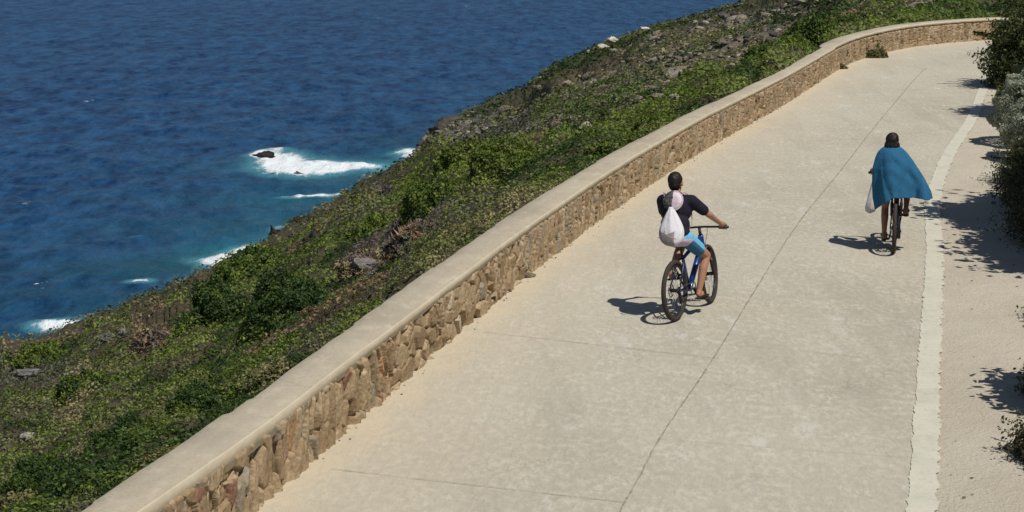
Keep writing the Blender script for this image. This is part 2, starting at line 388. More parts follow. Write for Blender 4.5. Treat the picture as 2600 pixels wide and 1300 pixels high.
hill = link('hillside', mesh_np('hillside', np.stack([HX.ravel(), HY.ravel(), HZ.ravel()], 1), grid_faces(*HX.shape)[:, ::-1], M_SOIL, col=hc.reshape(-1, 3), smooth=True))
tag(hill, kind='structure')

# ---------------------------------------------------------------- leaves
def leaf_mesh(name, P, size, col, mat, up=.55, aspect=1.6, out=None):
    n = len(P); nr = rng.normal(size=(n, 3)); nr /= np.linalg.norm(nr, axis=1)[:, None]
    base = np.array([0, 0, 1.]) if out is None else out
    nr = nr * (1 - up) + base * up; nr /= np.linalg.norm(nr, axis=1)[:, None] + 1e-9
    a = rng.normal(size=(n, 3)); a -= nr * (a * nr).sum(1)[:, None]; a /= np.linalg.norm(a, axis=1)[:, None]; b_ = np.cross(nr, a)
    s = (size if np.ndim(size) else np.full(n, size))[:, None]
    V = np.stack([P - a * s * aspect * .5, P - b_ * s * .5 + nr * s * .08, P + a * s * aspect * .5, P + b_ * s * .5 + nr * s * .08], 1).reshape(-1, 3)
    Fq = np.arange(4 * n).reshape(n, 4); return mesh_np(name, V, Fq, mat, col=col)
def jitcol(base, n, v=.25):
    c = np.asarray(base) * np.ones((n, 1)); k = 1 + v * rng.normal(size=(n, 1)); c = c * np.clip(k, .45, 1.9)
    return c * (1 + .08 * rng.normal(size=(n, 3)))
G_BRIGHT = (.150, .200, .032); G_MID = (.092, .138, .026); G_DARK = (.042, .074, .019); G_OLIVE = (.150, .160, .055); G_STRAW = (.27, .235, .11)
G_GREY = (.115, .12, .08); G_BROWN = (.26, .175, .105); G_PURPLE = (.17, .135, .115); G_SILVER = (.17, .19, .125)
PAL = np.array([G_BRIGHT, G_MID, G_DARK, G_OLIVE, G_STRAW, G_GREY, G_BROWN, G_PURPLE])
NL = 470000
la = np.radians(rng.uniform(-17.2, 16.6, NL)); q = rng.uniform(0, 1, NL) ** .93
r0 = r_back(la); r1 = r_shore(la) - .5
lr = 1 / (1 / r0 + (1 / r1 - 1 / r0) * q)
lx = lr * np.sin(la); ly = lr * np.cos(la); lz, lt, _ = terr0(lx, ly)
k, px, py = region(lx, ly, lz); bhh, bid, bid3 = bush(lx, ly, lr, k); rb2, _, _ = rockbump(lx, ly, lr, k)
e_ = .12 * np.clip(lr / 30, .8, 5)
_z = lambda X, Y: terr0(X, Y)[0] + bush(X, Y, np.hypot(X, Y), k)[0]
zb_ = lz + bhh; nx_ = (zb_ - _z(lx + e_, ly)) / e_; ny_ = (zb_ - _z(lx, ly + e_)) / e_; cn = np.stack([nx_, ny_, np.full(NL, .8)], 1); cn /= np.linalg.norm(cn, axis=1)[:, None]
zc = lz + bhh + rb2 + .02 + .55 * sstep(.36, .55, k) * sstep(.44, .58, fbm(lx / 2.6, ly / 5.5, 83, 3)) - np.abs(rng.normal(size=NL)) * .13 * np.clip(lr / 30, .7, 2.5)
zc = np.maximum(zc, lz + .72 * bhh + rb2 + (.02 + .05 * rng.uniform(0, 1, NL)) * np.clip(lr / 30, .7, 4))
sz = lr * (1.8 / 1890) * rng.uniform(.7, 1.7, NL)
pr = rng.uniform(0, 1, NL); tuft = fbm(lx / 2.6, ly / 5.5, 83, 3); keepm = pr > .96 * sstep(.32, .50, k) * sstep(.58, .44, tuft)
# species by patch
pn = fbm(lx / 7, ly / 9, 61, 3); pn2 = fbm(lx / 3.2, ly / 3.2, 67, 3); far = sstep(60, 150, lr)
u = bid * .62 + pn2 * .55 + .08 * rng.normal(size=NL)
idx = np.select([u < .46, u < .66, u < .80, u < .94], [2, 1, 0, 3], 5)
dry = sstep(.55, .64, pn) * (rng.uniform(0, 1, NL) < .75)
idx = np.where(dry > .4, np.select([pn2 > .55, pn2 > .47, pn2 > .42], [4, 3, 7], 6), idx)
edge = sstep(.78, .97, lt) * (lr < 200); idx = np.where(rng.uniform(0, 1, NL) < edge * .55, np.where(pn2 > .48, 3, 4), idx)
idx = np.where((k > .3) & (rng.uniform(0, 1, NL) < .85), np.select([pn2 > .62, pn2 > .55, pn2 > .50, pn2 > .44], [4, 5, 7, 3], 1), idx)
def patch(cx, cy, rx, ry, an=0, nz=.35):
    c, s = math.cos(an), math.sin(an); a = ((px - cx) * c + (py - cy) * s) / rx; b_ = (-(px - cx) * s + (py - cy) * c) / ry
    return (a * a + b_ * b_ + nz * (pn2 * 2 - 1) * 2) < 1
for cx, cy, rx, ry, an, sp in ((1420, 225, 130, 32, -.45, 2), (1260, 275, 110, 22, -.5, 2), (1460, 160, 70, 16, -.3, 2), (970, 440, 110, 25, -.55, 2), (1180, 470, 230, 60, -.4, 0), (1600, 345, 160, 26, -.42, 0),
                               (880, 480, 120, 14, -.5, 4), (900, 560, 160, 22, -.5, 3), (640, 690, 150, 30, -.4, 0), (1900, 190, 180, 26, -.5, 1), (2060, 95, 80, 40, -.5, 1), (370, 800, 110, 26, -.3, 3),
                               (190, 1080, 40, 90, .6, 4), (1020, 650, 130, 38, -.5, 7), (1000, 690, 100, 26, -.5, 6), (390, 900, 55, 60, 0, 6), (80, 990, 60, 30, -.6, 5), (1270, 380, 90, 16, -.3, 5),
                               (1990, 40, 100, 40, -.5, 2), (2300, 20, 250, 30, -.2, 2), (2450, 30, 120, 25, -.2, 1), (2190, 30, 60, 12, -.5, 3), (940, 510, 30, 18, 0, 7), (300, 1000, 160, 20, -.5, 3)):
    mk = patch(cx, cy, rx, ry, an); idx = np.where(mk & (rng.uniform(0, 1, NL) < .9), sp, idx)
lc = PAL[idx] * (1 + .20 * rng.normal(size=(NL, 1))).clip(.5, 1.8) * (.82 + .36 * bid[:, None])
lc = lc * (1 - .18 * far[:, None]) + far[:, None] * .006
vd = np.array([0., 0., 0.]); ok = keepm & (zc > SEA_Z + .3)
# keep foliage off the wall itself
Pp = np.stack([lx, ly, zc], 1)[ok]
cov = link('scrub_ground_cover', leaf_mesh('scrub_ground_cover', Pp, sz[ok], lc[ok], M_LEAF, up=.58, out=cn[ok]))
tag(cov, 'low green and olive coastal scrub carpeting the slope between wall and sea', 'ground cover', kind='stuff')
def surf(X, Y):
    X = np.atleast_1d(np.asarray(X, float)); Y = np.atleast_1d(np.asarray(Y, float)); z, t, r = terr0(X, Y); k_, _, _ = region(X, Y, z)
    return float((z + .72 * bush(X, Y, r, k_)[0] + rockbump(X, Y, r, k_)[0])[0])
def ground(X, Y):
    X = np.atleast_1d(np.asarray(X, float)); Y = np.atleast_1d(np.asarray(Y, float)); z, t, r = terr0(X, Y); return float(z[0])
def hill_point(x, y):
    """the hillside point in the direction of photo pixel x, y"""
    az = math.atan((x - 1300) / (F_PX * CP - (y - 650) * SP)); t = np.linspace(0, 1, 900) ** 1.6
    r = float(r_back(az)) + t * (float(r_shore(az)) - float(r_back(az))); X, Y = r * math.sin(az), r * math.cos(az); z = terr0(X, Y)[0]
    i = int(np.argmin(np.abs(to_px(X, Y, z)[1] - y))); return float(X[i]), float(Y[i]), float(z[i]), float(r[i])

# ---------------------------------------------------------------- shrubs
def shrub(name, loc, rx, ry, h, pal, n, leaf, label, cat='shrub', group=None, spiky=0, spl=1.0, twiggy=0, mat=None, rot=0, lump=.35, spike_dir=None, shell=.22, stems=7):
    root = empty(name, loc); root.rotation_euler = (0, 0, rot)
    th = np.arccos(1 - rng.uniform(0, 1.12, n)); ph = rng.uniform(0, 2 * np.pi, n)
    d = np.stack([np.sin(th) * np.cos(ph), np.sin(th) * np.sin(ph), np.cos(th)], 1)
    sd = int(rng.integers(1000))
    lum = 1 - lump * .5 + lump * fbm(d[:, 0] * 2.2 + d[:, 2] * 1.3 + sd, d[:, 1] * 2.2 + d[:, 2] * .9 + sd, sd, 3) * 1.3
    f1, f2, ci, _, _ = worley(ph * 2.1 + sd, th * 3.0, sd); lum *= 1 + .16 * (1 - np.clip(f1 * 1.4, 0, 1)) - .05
    rad = lum * (1 - shell * rng.uniform(0, 1, n) ** 1.5)
    if spiky:
        sp = worley(ph * 5 + sd, th * 6, sd + 3)[0]; rad *= 1 + spiky * np.clip(1 - sp * 2.6, 0, 1) * rng.uniform(.4, 1.3, n)
    P = d * rad[:, None] * np.array([rx, ry, h * .9]); P[:, 2] += h * .08
    if spike_dir is not None:
        m = int(n * .12); t = rng.uniform(0, 1, m); kk = rng.integers(0, 14, m); an = spike_dir + rng.uniform(-1.0, 1.0, 14)[kk]; zz = rng.uniform(.25, .95, 14)[kk] * h
        ll = rng.uniform(.8, 1.45, 14)[kk] * t * spl
        Q = np.stack([np.cos(an) * rx * ll, np.sin(an) * ry * ll, zz + .12 * ll * h], 1) + rng.normal(size=(m, 3)) * .05 * (1.2 - t)[:, None]
        P = np.concatenate([P, Q]); d = np.concatenate([d, np.tile([0, 0, 1.], (m, 1))]); ci = np.concatenate([ci, rng.uniform(0, 1, m)])
    P[:, 2] = np.maximum(P[:, 2], -.05 * h - .1)
    pal = np.array(pal); ids = np.clip(((ci * .7 + .3 * rng.uniform(0, 1, len(P))) * len(pal)).astype(int), 0, len(pal) - 1)
    c = pal[ids] * (1 + .22 * rng.normal(size=(len(P), 1))).clip(.5, 1.7)
    sizes = leaf * rng.uniform(.6, 1.5, len(P))
    me = leaf_mesh('foliage', P, sizes, c, mat or M_LEAF, up=.45 if not twiggy else .1, aspect=1.6 + twiggy * 3.5, out=d)
    link('foliage', me, root)
    b_ = MB()
    for i in range(stems):
        an = random.uniform(0, 6.28); e = random.uniform(.25, .75); top = Vector((math.cos(an) * rx * e, math.sin(an) * ry * e, h * random.uniform(.5, .85)))
        mid = top * .5 + Vector((random.uniform(-.1, .1), random.uniform(-.1, .1), 0)) * rx; k_ = .028 * max(rx, .5)
        b_.tube([(0, 0, -.15 * h - .05), mid, top], [k_, k_ * .7, k_ * .25], 5)
    b_.build('branches', M_STEM, root)
    tag(root, label, cat, group); return root
def copy_tree(o, parent=None):
    c = o.copy(); COL.objects.link(c)
    if parent is not None: c.parent = parent
    for ch in o.children: copy_tree(ch, c)
    return c
def hshrub(x, y, wpx, hpx_, pal, label, twiggy=0, name='shrub', cat='shrub', n=9000, **kw):
    """a shrub on the slope whose middle lies toward photo pixel x,y (its foot a little lower)"""
    X, Y, z, r = hill_point(x, y + hpx_ * .5); sc = F_PX / r
    z = z + .6 * (surf(X, Y) - z) - .08 * hpx_ / sc
    return shrub(name, (X, Y, z - .1), wpx / sc / 2, wpx / sc / 2 * kw.pop('deep', 1.2), hpx_ / sc * .95, pal, n, r * (1.9 / 1890), label, cat, twiggy=twiggy, **kw)
DK = [G_DARK, G_DARK, G_MID]; MD = [G_MID, G_BRIGHT, G_DARK, G_MID]; BR = [G_BRIGHT, G_MID, G_BRIGHT, G_OLIVE]; TW = [G_BROWN, G_PURPLE, G_STRAW]; PU = [G_PURPLE, G_GREY, G_BROWN]
HS = [
 (560, 800, 190, 150, DK, 'large dark green mastic bush midway down slope, left of the rounded dark bush'),
 (740, 770, 230, 165, DK, 'large rounded dark green bush just behind wall, beside the long grey rock'),
 (650, 700, 190, 110, MD, 'broad mid green bush above the two large dark green bushes'),
 (780, 868, 170, 80, BR, 'bright green low bush touching back of wall below the grey rock'),
 (1120, 520, 210, 110, MD, 'wide green bush above the purple grey dead brush'),
 (1300, 440, 230, 120, BR, 'broad bright green bush behind wall in middle of slope'),
 (1190, 430, 150, 90, BR, 'yellow green bush beside sea edge in middle of slope'),
 (1400, 455, 90, 60, MD, 'small green bush against wall below the two pale rocks'),
 (1560, 375, 150, 60, BR, 'bright green bush trailing along wall beyond the pale rocks'),
 (1680, 318, 130, 50, BR, 'lime green bush behind wall before the pale pointed stone'),
 (2065, 95, 130, 90, MD, 'tall green bush beside wall where the road starts to bend'),
 (1960, 160, 130, 55, MD, 'dark green bush along wall short of the bend'),
 (960, 590, 150, 80, BR, 'green bush in middle of slope left of purple brush'),
 (520, 1020, 190, 110, DK, 'dark green bush against lower wall, right of the dry straw patch'),
 (330, 1110, 210, 120, DK, 'dark green bush against wall near bottom left corner'),
 (130, 1230, 240, 130, DK, 'dark green bush filling the bottom left corner of the slope'),
 (230, 1010, 170, 80, MD, 'green bush just below the dark jagged rock at left'),
 (120, 930, 170, 80, BR, 'light green bush near the sea at left edge'),
 (860, 760, 90, 60, [G_GREY, G_OLIVE], 'small grey green bush just below the long grey rock'),
]
for x, y, wp, hp, pal, lb in HS: hshrub(x, y, wp, hp, pal, lb, name='shrub', n=int(3500 + wp * hp * .5), lump=.5)
hshrub(388, 890, 105, 110, TW, 'round dry brown brush heap among green scrub at left', twiggy=1, name='dry_bush', cat='dry bush', n=7000, mat=M_TWIG)
hshrub(1085, 615, 190, 90, PU, 'purple grey leafless brush behind wall in middle of slope', twiggy=1, name='dry_bush', cat='dry bush', n=9000, mat=M_TWIG)
hshrub(950, 670, 170, 60, TW, 'rusty brown dead brush just above the long grey rock', twiggy=1, name='dry_bush', cat='dry bush', n=7000, mat=M_TWIG)
hshrub(990, 512, 60, 45, [G_PURPLE, G_GREY], 'small grey leafless bush on green slope near sea edge', twiggy=1, name='dry_bush', cat='dry bush', n=2500, mat=M_TWIG)
# unremarkable shrubs between: copies
protos = []
for k_, (pal, lb) in enumerate(((MD, 'mid green low shrub'), (DK, 'dark green low shrub'), ([G_OLIVE, G_STRAW, G_OLIVE], 'olive grey low shrub'))):
    protos.append((shrub('shrub', (0, -40 - 3 * k_, -30), 1, 1, .8, pal, 2200, .06, lb, lump=.5, stems=4), lb, k_))
cnt = [0, 0, 0]
for i in range(150):
    az = R(random.uniform(-15.5, 11)); t = random.uniform(.02, .62); r = 1 / (1 / float(r_back(az)) + (1 / float(r_shore(az)) - 1 / float(r_back(az))) * t)
    X, Y = r * math.sin(az), r * math.cos(az); z = ground(X, Y); x_, y_ = to_px(X, Y, z)
    rk_ = float(rockiness(np.array(x_), np.array(y_)))
    p_, lb, kk = protos[2] if rk_ > .4 else protos[random.choice((0, 0, 1, 1, 2))]
    o = p_ if cnt[kk] == 0 else copy_tree(p_)
    cnt[kk] += 1; s_ = random.uniform(.35, .75) * max(.7, min(r / 55, 1.5)) ; o.location = (X, Y, z); o.scale = (s_, s_ * random.uniform(.9, 1.5), s_ * random.uniform(.6, .95)); o.rotation_euler = (0, 0, random.uniform(0, 6.28))
    zn_ = 'close behind the wall' if t < .12 else ('halfway between wall and sea' if t < .38 else 'far down the slope toward the shore'); zx_ = 'left part of the slope' if x_ < 900 else ('middle of the slope' if x_ < 1500 else 'far part of the slope')
    o['label'] = '%s %s, %s' % (lb, zn_, zx_); o['group'] = '%ss %s, %s' % (lb, zn_, zx_)

# ---------------------------------------------------------------- rocks
def rock_mesh(seed, flat=.7, ang=.5, sub=3, col=(.24, .215, .18)):
    import bmesh
    bm = bmesh.new(); bmesh.ops.create_icosphere(bm, subdivisions=sub, radius=1)
    r_ = np.random.default_rng(seed); pl = r_.normal(size=(15, 3)); pl /= np.linalg.norm(pl, axis=1)[:, None]; dd = r_.uniform(.42, .82, 15)
    co = np.array([v.co for v in bm.verts])
    for n_, d_ in zip(pl, dd):
        e = co @ n_ - d_; co = co - np.outer(np.maximum(e, 0) * (.6 + ang * .4), n_)
    co *= (1 + (.16 if sub < 3 else .42) * (np.abs(2 * fbm(co[:, 0] * 2.2 + seed + co[:, 2], co[:, 1] * 2.2 + co[:, 2] * 3, seed, 4) - 1) * 2 - .5))[:, None]; co[:, 2] *= flat
    fs = np.array([[v.index for v in f.verts] for f in bm.faces]); bm.free()
    c = np.array(col) * (.5 + 1.0 * fbm(co[:, 0] * 2.5, co[:, 1] * 2.5 + co[:, 2], seed + 3, 3))[:, None]
    return mesh_np('rock', co, fs, M_ROCK, col=c)
def rock_at(x, y, wpx, hpx_, seed, label, col=(.24, .215, .18), sea_=False, rot=None, lift=.25, deep=.8, cat='rock', name='rock'):
    if sea_: X, Y = from_px(x, y, SEA_Z + .2); z = SEA_Z; r = math.hypot(X, Y)
    else: X, Y, z, r = hill_point(x, y)
    o = link(name, rock_mesh(seed, 1, .8, 3, col)); sc = F_PX / r
    z0_ = z if sea_ else max(surf(X, Y), z)
    o.location = (X, Y, z0_ + hpx_ / sc * lift * .8); o.scale = (wpx / sc / 1.6, wpx / sc / 1.6 * deep, hpx_ / sc / 1.5); o.rotation_euler = (0, 0, rot if rot is not None else random.uniform(-.4, .4))
    return tag(o, label, cat)
rock_at(920, 718, 92, 46, 1, 'long grey rock lying behind wall beside dead brush', (.22, .20, .185), lift=.6)
rock_at(950, 738, 40, 30, 2, 'small grey rock under right end of the long grey rock', (.19, .17, .16), lift=.4)
rock_at(75, 1160, 75, 30, 3, 'flat pale rock in dark scrub at lower left edge', (.36, .32, .27), lift=.9)
rock_at(75, 1000, 80, 26, 4, 'grey craggy rock in scrub at left edge', (.16, .155, .15), lift=.7)
rock_at(270, 962, 56, 24, 5, 'dark jagged rock left of round dry brush heap', (.14, .135, .13), lift=.8)
rock_at(318, 948, 30, 22, 6, 'pale upright rock between dark jagged rock and dry brush heap', (.28, .26, .23), lift=.9)
rock_at(1432, 393, 44, 22, 7, 'pale round rock behind wall, left of the pair in middle of slope', (.46, .42, .34), lift=.8)
rock_at(1490, 386, 50, 30, 8, 'pale round rock behind wall, right of the pair in middle of slope', (.47, .43, .34), lift=.8)
rock_at(1378, 376, 60, 16, 9, 'long low tan rock just uphill of the two pale round rocks', (.30, .26, .19), lift=.5)
rock_at(1712, 302, 22, 20, 10, 'small pale pointed stone behind back edge of wall', (.50, .47, .40), lift=.8)
rock_at(1495, 295, 16, 12, 11, 'tiny white stone on rocky slope below green strip', (.55, .52, .42), lift=.8)
rock_at(1475, 330, 30, 12, 12, 'small pale flat stone on slope above bright green bush', (.38, .35, .3), lift=.8)
rock_at(1558, 114, 26, 16, 13, 'pale stone on skyline of slope against sea, larger of the skyline stones', (.58, .54, .42), lift=.8)
rock_at(1530, 138, 34, 20, 14, 'pale yellowish stone just left of the larger skyline stone', (.50, .45, .33), lift=.8)
rock_at(1498, 146, 20, 10, 15, 'small pale stone at left end of skyline stones', (.48, .44, .34), lift=.8)
rock_at(1640, 86, 26, 12, 16, 'small pale stone at right on the skyline against the sea', (.50, .48, .42), lift=.8)
rock_at(1385, 215, 36, 14, 17, 'pale grey stone on near end of dark heath strip', (.38, .36, .31), lift=.7)
# rocks in and beside the sea
rock_at(672, 398, 54, 26, 21, 'dark rock standing in surf away from shore', (.026, .022, .020), True, lift=.5)
rock_at(690, 440, 30, 8, 22, 'low dark reef rock awash at left of the big foam patch', (.06, .05, .045), True, lift=.5)
rock_at(752, 438, 34, 9, 23, 'low dark reef rock awash in middle of the big foam patch', (.06, .05, .045), True, lift=.5)
rock_at(612, 660, 62, 40, 24, 'dark shore rock with white surf at its foot', (.026, .022, .020), True, lift=.35)
rock_at(700, 606, 44, 50, 25, 'dark shore rock right of the surf beside the slope', (.026, .022, .020), True, lift=.35)
rock_at(775, 562, 80, 22, 26, 'long dark shore outcrop below tan grassy edge', (.026, .022, .020), True, lift=.35)
rock_at(1075, 398, 60, 34, 27, 'brown rock at waterline under the headland crags', (.11, .085, .065), True, lift=.3)
rock_at(1042, 404, 30, 14, 28, 'small dark rock in surf at foot of headland', (.08, .06, .05), True, lift=.3)
CR_ = [(1108, 352, 46, 40, .055, 'dark crag at seaward tip of headland'), (1128, 328, 44, 30, .06, 'dark crag on skyline just right of the headland tip'), (1155, 316, 50, 24, .07, 'dark crag on skyline, highest of the headland tip'), (1190, 318, 50, 20, .09, 'low grey crag on skyline right of the highest headland crag'),
 (1095, 378, 50, 26, .075, 'brown crag low on headland above the waterline'), (1140, 360, 50, 28, .09, 'grey brown crag in middle of headland face'), (1180, 345, 46, 26, .11, 'grey crag right of middle on headland face'), (1218, 338, 54, 22, .12, 'pale grey crag toward right end of headland rocks'),
 (1262, 322, 50, 22, .10, 'grey crag at right end of headland rocks'), (1150, 388, 44, 18, .12, 'small brown crag below headland face'), (1200, 372, 40, 18, .08, 'small dark crag below right part of headland face')]
for j, (x, y, w_, h_, c_, lb) in enumerate(CR_): rock_at(x, y, w_, h_, 31 + j, lb, (c_ * 1.1, c_, c_ * .85), lift=.3, deep=1.3, name='crag', cat='crag')
rp = [rock_mesh(60 + i, .8, .9, 2, c) for i, c in enumerate(((.20, .17, .13), (.14, .12, .10), (.27, .235, .18), (.075, .07, .06), (.19, .155, .12), (.23, .205, .165)))]
cand = []
while len(cand) < 5200:
    x = random.uniform(1050, 2420); y = random.uniform(5, 440); k0 = float(rockiness(np.array(float(x)), np.array(float(y))))
    if k0 < random.uniform(.15, .75): continue
    az = math.atan((x - 1300) / (F_PX * CP - (y - 650) * SP))
    cand.append((az, y))
ca = np.array([c[0] for c in cand])[:, None]; cy_ = np.array([c[1] for c in cand])
tt_ = np.linspace(0, 1, 600)[None, :] ** 1.5; rr_ = r_back(ca) + tt_ * (r_shore(ca) - r_back(ca)); XX = rr_ * np.sin(ca); YY = rr_ * np.cos(ca); ZZ = terr0(XX, YY)[0]
bi = np.argmin(np.abs(to_px(XX, YY, ZZ)[1] - cy_[:, None]), 1); ar = np.arange(len(cand)); CX, CY, CR = XX[ar, bi], YY[ar, bi], rr_[ar, bi]
z_, _, r_ = terr0(CX, CY); k_, _, _ = region(CX, CY, z_); CZ = z_ + .72 * bush(CX, CY, r_, k_)[0] + rockbump(CX, CY, r_, k_)[0]
cw = np.array([random.uniform(9, 24) * (1.7 if random.random() < .07 else 1) for _ in cand]) * CR / F_PX
order = np.argsort(-cw * F_PX / CR); rubV = []; rubF = []; rubC = []; nb = 0
pm = [(np.array([v.co for v in m.vertices]), np.array([list(p.vertices) for p in m.polygons]), np.array([d.color[:3] for d in m.color_attributes['col'].data])) for m in (rock_mesh(90 + i, .8, .9, 1, c) for i, c in enumerate(((.21, .18, .14), (.15, .13, .105), (.27, .235, .18), (.075, .07, .06))))]
for n_, i in enumerate(order):
    wv = cw[i]; sc3 = (wv * random.uniform(.6, 1.0), wv * random.uniform(.5, 1.2), wv * random.uniform(.28, .55)); rt = (random.uniform(-.4, .4), random.uniform(-.5, .1), random.uniform(-.6, .9)); lc3 = (CX[i], CY[i], CZ[i] + wv * .12)
    if n_ < 285:
        o = link('rock', rp[random.randrange(6)]); o.location = lc3; o.scale = sc3; o.rotation_euler = rt
        xr_, yr_ = to_px(*lc3); zr_ = ('by the headland tip' if xr_ < 1250 else 'left of middle' if xr_ < 1500 else 'in the middle' if xr_ < 1750 else 'toward the skyline end' if xr_ < 2100 else 'above the far bend of the wall'); sw_ = 'large' if cw[i] * F_PX / CR[i] > 30 else 'small'
        tag(o, '%s weathered grey brown rock on the rocky slope, %s' % (sw_, zr_), 'rock', '%s rocks on the rocky slope, %s' % (sw_, zr_))
    else:
        v, f, c = pm[random.randrange(4)]; Mx = np.array(Matrix.LocRotScale(Vector(lc3), __import__('mathutils').Euler(rt), Vector(sc3)))
        rubV.append(v @ Mx[:3, :3].T + Mx[:3, 3]); rubF.append(f + nb); rubC.append(c); nb += len(v)
tag(link('rubble', mesh_np('rubble', np.concatenate(rubV), np.concatenate(rubF), M_ROCK, col=np.concatenate(rubC))), 'small broken grey brown stones littering the rocky slope', 'rubble', kind='stuff')

# ---------------------------------------------------------------- ROAD, verge, joints, line
ROAD_FAR = 62
m_road, N, L, b = nmat('road_concrete'); tc = N.new('ShaderNodeTexCoord')
big = noise(.35, 4); med = noise(2.2, 6, (1, 1, 1), .65); grit = noise(24, 7, (1, 1, 1), .75); rip = noise(9, 6, (1.5, .8, 1), .7, .25)
wn = noise(1.4, 5, (1, 1, 1), .65); stn = noise(.9, 6, (2.2, .5, 1), .6, -.24)
c0 = mix(ramp(big, .35, .65), (.39, .355, .280), (.465, .428, .340))
c0 = mix(ramp(med, .3, .7, 0, .55), c0, (.40, .365, .295))
c0 = mix(ramp(stn, .60, .72, 0, .5), c0, (.50, .475, .42))
c0 = mix(ramp(grit, .58, .75, 0, .6), c0, (.30, .27, .215))
c0 = mix(mth('MULTIPLY', ramp(rip, .44, .62), ramp(med, .35, .6, .15, .75)), c0, (.58, .535, .43))
st2 = noise(.55, 7, (2.6, .35, 1), .68, -.24); c0 = mix(ramp(st2, .50, .66, 0, .38), c0, (.31, .285, .235))
pw = noise(1.1, 9, (1.6, .6, 1), .78, -.24); c0 = mix(ramp(pw, .575, .63, 0, .6), c0, (.56, .54, .485))
st3 = noise(1.7, 8, (1, 1, 1), .75); c0 = mix(ramp(st3, .56, .70, 0, .45), c0, (.34, .315, .25))
vor = N.new('ShaderNodeTexVoronoi'); vor.feature = 'DISTANCE_TO_EDGE'; vor.inputs['Scale'].default_value = .42; wv_ = N.new('ShaderNodeVectorMath'); wv_.operation = 'ADD'; nn_ = N.new('ShaderNodeTexNoise'); nn_.inputs['Scale'].default_value = 2.5; nn_.inputs['Detail'].default_value = 5
L.new(tc.outputs['Object'], nn_.inputs['Vector']); L.new(tc.outputs['Object'], wv_.inputs[0]); L.new(nn_.outputs['Color'], wv_.inputs[1]); L.new(wv_.outputs[0], vor.inputs['Vector'])
c0 = mix(mth('MULTIPLY', ramp(vor.outputs['Distance'], .0, .006, .5, 0), ramp(noise(.3, 2), .52, .60)), c0, (.22, .20, .16))
sand = ramp(mth('ADD', attr('dw'), mth('MULTIPLY', mth('SUBTRACT', wn, .5), 1.2)), .10, .42, 1, 0)
c1 = mix(mth('MULTIPLY', sand, .65), c0, (.56, .465, .315))
sand2 = ramp(mth('ADD', attr('dw'), mth('MULTIPLY', mth('SUBTRACT', big, .5), 3.0)), .3, 1.8, .4, 0)
c1 = mix(sand2, c1, (.54, .465, .345))
L.new(c1, b.inputs['Base Color']); b.inputs['Roughness'].default_value = .9; b.inputs['Specular IOR Level'].default_value = .15
bp = N.new('ShaderNodeBump'); bp.inputs['Strength'].default_value = .9; bp.inputs['Distance'].default_value = .02
hh = mth('ADD', mth('MULTIPLY', rip, 1.0), mth('MULTIPLY', grit, .3)); L.new(hh, bp.inputs['Height']); L.new(bp.outputs[0], b.inputs['Normal'])
m_verge, N, L, b = nmat('verge_gravel'); tc = N.new('ShaderNodeTexCoord')
big = noise(.8, 4); grit = noise(26, 6, (1, 1, 1), .7); med = noise(4, 5)
c0 = mix(ramp(big, .35, .65), (.49, .435, .34), (.545, .49, .395))
c0 = mix(ramp(grit, .55, .72, 0, .7), c0, (.33, .28, .215)); c0 = mix(ramp(med, .55, .7, 0, .5), c0, (.55, .50, .41))
L.new(c0, b.inputs['Base Color']); b.inputs['Roughness'].default_value = .95; b.inputs['Specular IOR Level'].default_value = .1
bp = N.new('ShaderNodeBump'); bp.inputs['Strength'].default_value = 1; bp.inputs['Distance'].default_value = .03
L.new(mth('ADD', grit, med), bp.inputs['Height']); L.new(bp.outputs[0], b.inputs['Normal'])
LINE = [(.2, .4), (.95, 5), (2.3, 10.8), (3.2, 14.48), (3.68, 16.56), (4.35, 19.5), (5.03, 22.44), (5.91, 26.37), (6.46, 29.06), (7.07, 31.45), (8.17, 35.3), (9.95, 40.88), (12.12, 48.51), (14.0, 53.6), (16.2, 56.3), (20, 57.6), (27, 57)]
LC, LS = smooth_curve(LINE, .1, 1)
# verge: one sheet under and beside the road
vx = np.linspace(-3, 34, 75); vy = np.linspace(-6, 64, 141); VX, VY = np.meshgrid(vx, vy)
wxi = np.interp(VY, WC[:, 1], WC[:, 0]) if False else None
def row_sheet(name, s_arr, left, right, ncol, zf, mat, bow=0):
    """sheet between two curves, rows at equal fraction"""
    n = len(s_arr); rows = []
    lx_, ly_ = left; rx_, ry_ = right; f = np.linspace(0, 1, ncol)[None, :]
    X = lx_[:, None] * (1 - f) + rx_[:, None] * f; Y = ly_[:, None] * (1 - f) + ry_[:, None] * f
    Z = zf(X, Y); me = mesh_np(name, np.stack([X.ravel(), Y.ravel(), Z.ravel()], 1), grid_faces(n, ncol), mat, smooth=True); return me, X, Y
nrow = 520; fr = np.linspace(0, 1, nrow)
wl = np.interp(fr, [0, .5, 1], [0, WS[-1] * .5, WS[-1]]); cx_, cy_, ctx, cty = frame_at(WC, WS, wl)
lx_, ly_ = cx_ - cty * .25 * -1 * -1, cy_ + ctx * .25            # a little under the wall
rx0 = np.interp(fr * LS[-1], LS, LC[:, 0]); ry0 = np.interp(fr * LS[-1], LS, LC[:, 1])
def zroad(X, Y): return .008 * (fbm(X / 1.5, Y / 1.5, 91, 2) - .5)
me, RX, RY = row_sheet('road', fr, (lx_, ly_), (rx0, ry0), 60, zroad, m_road)
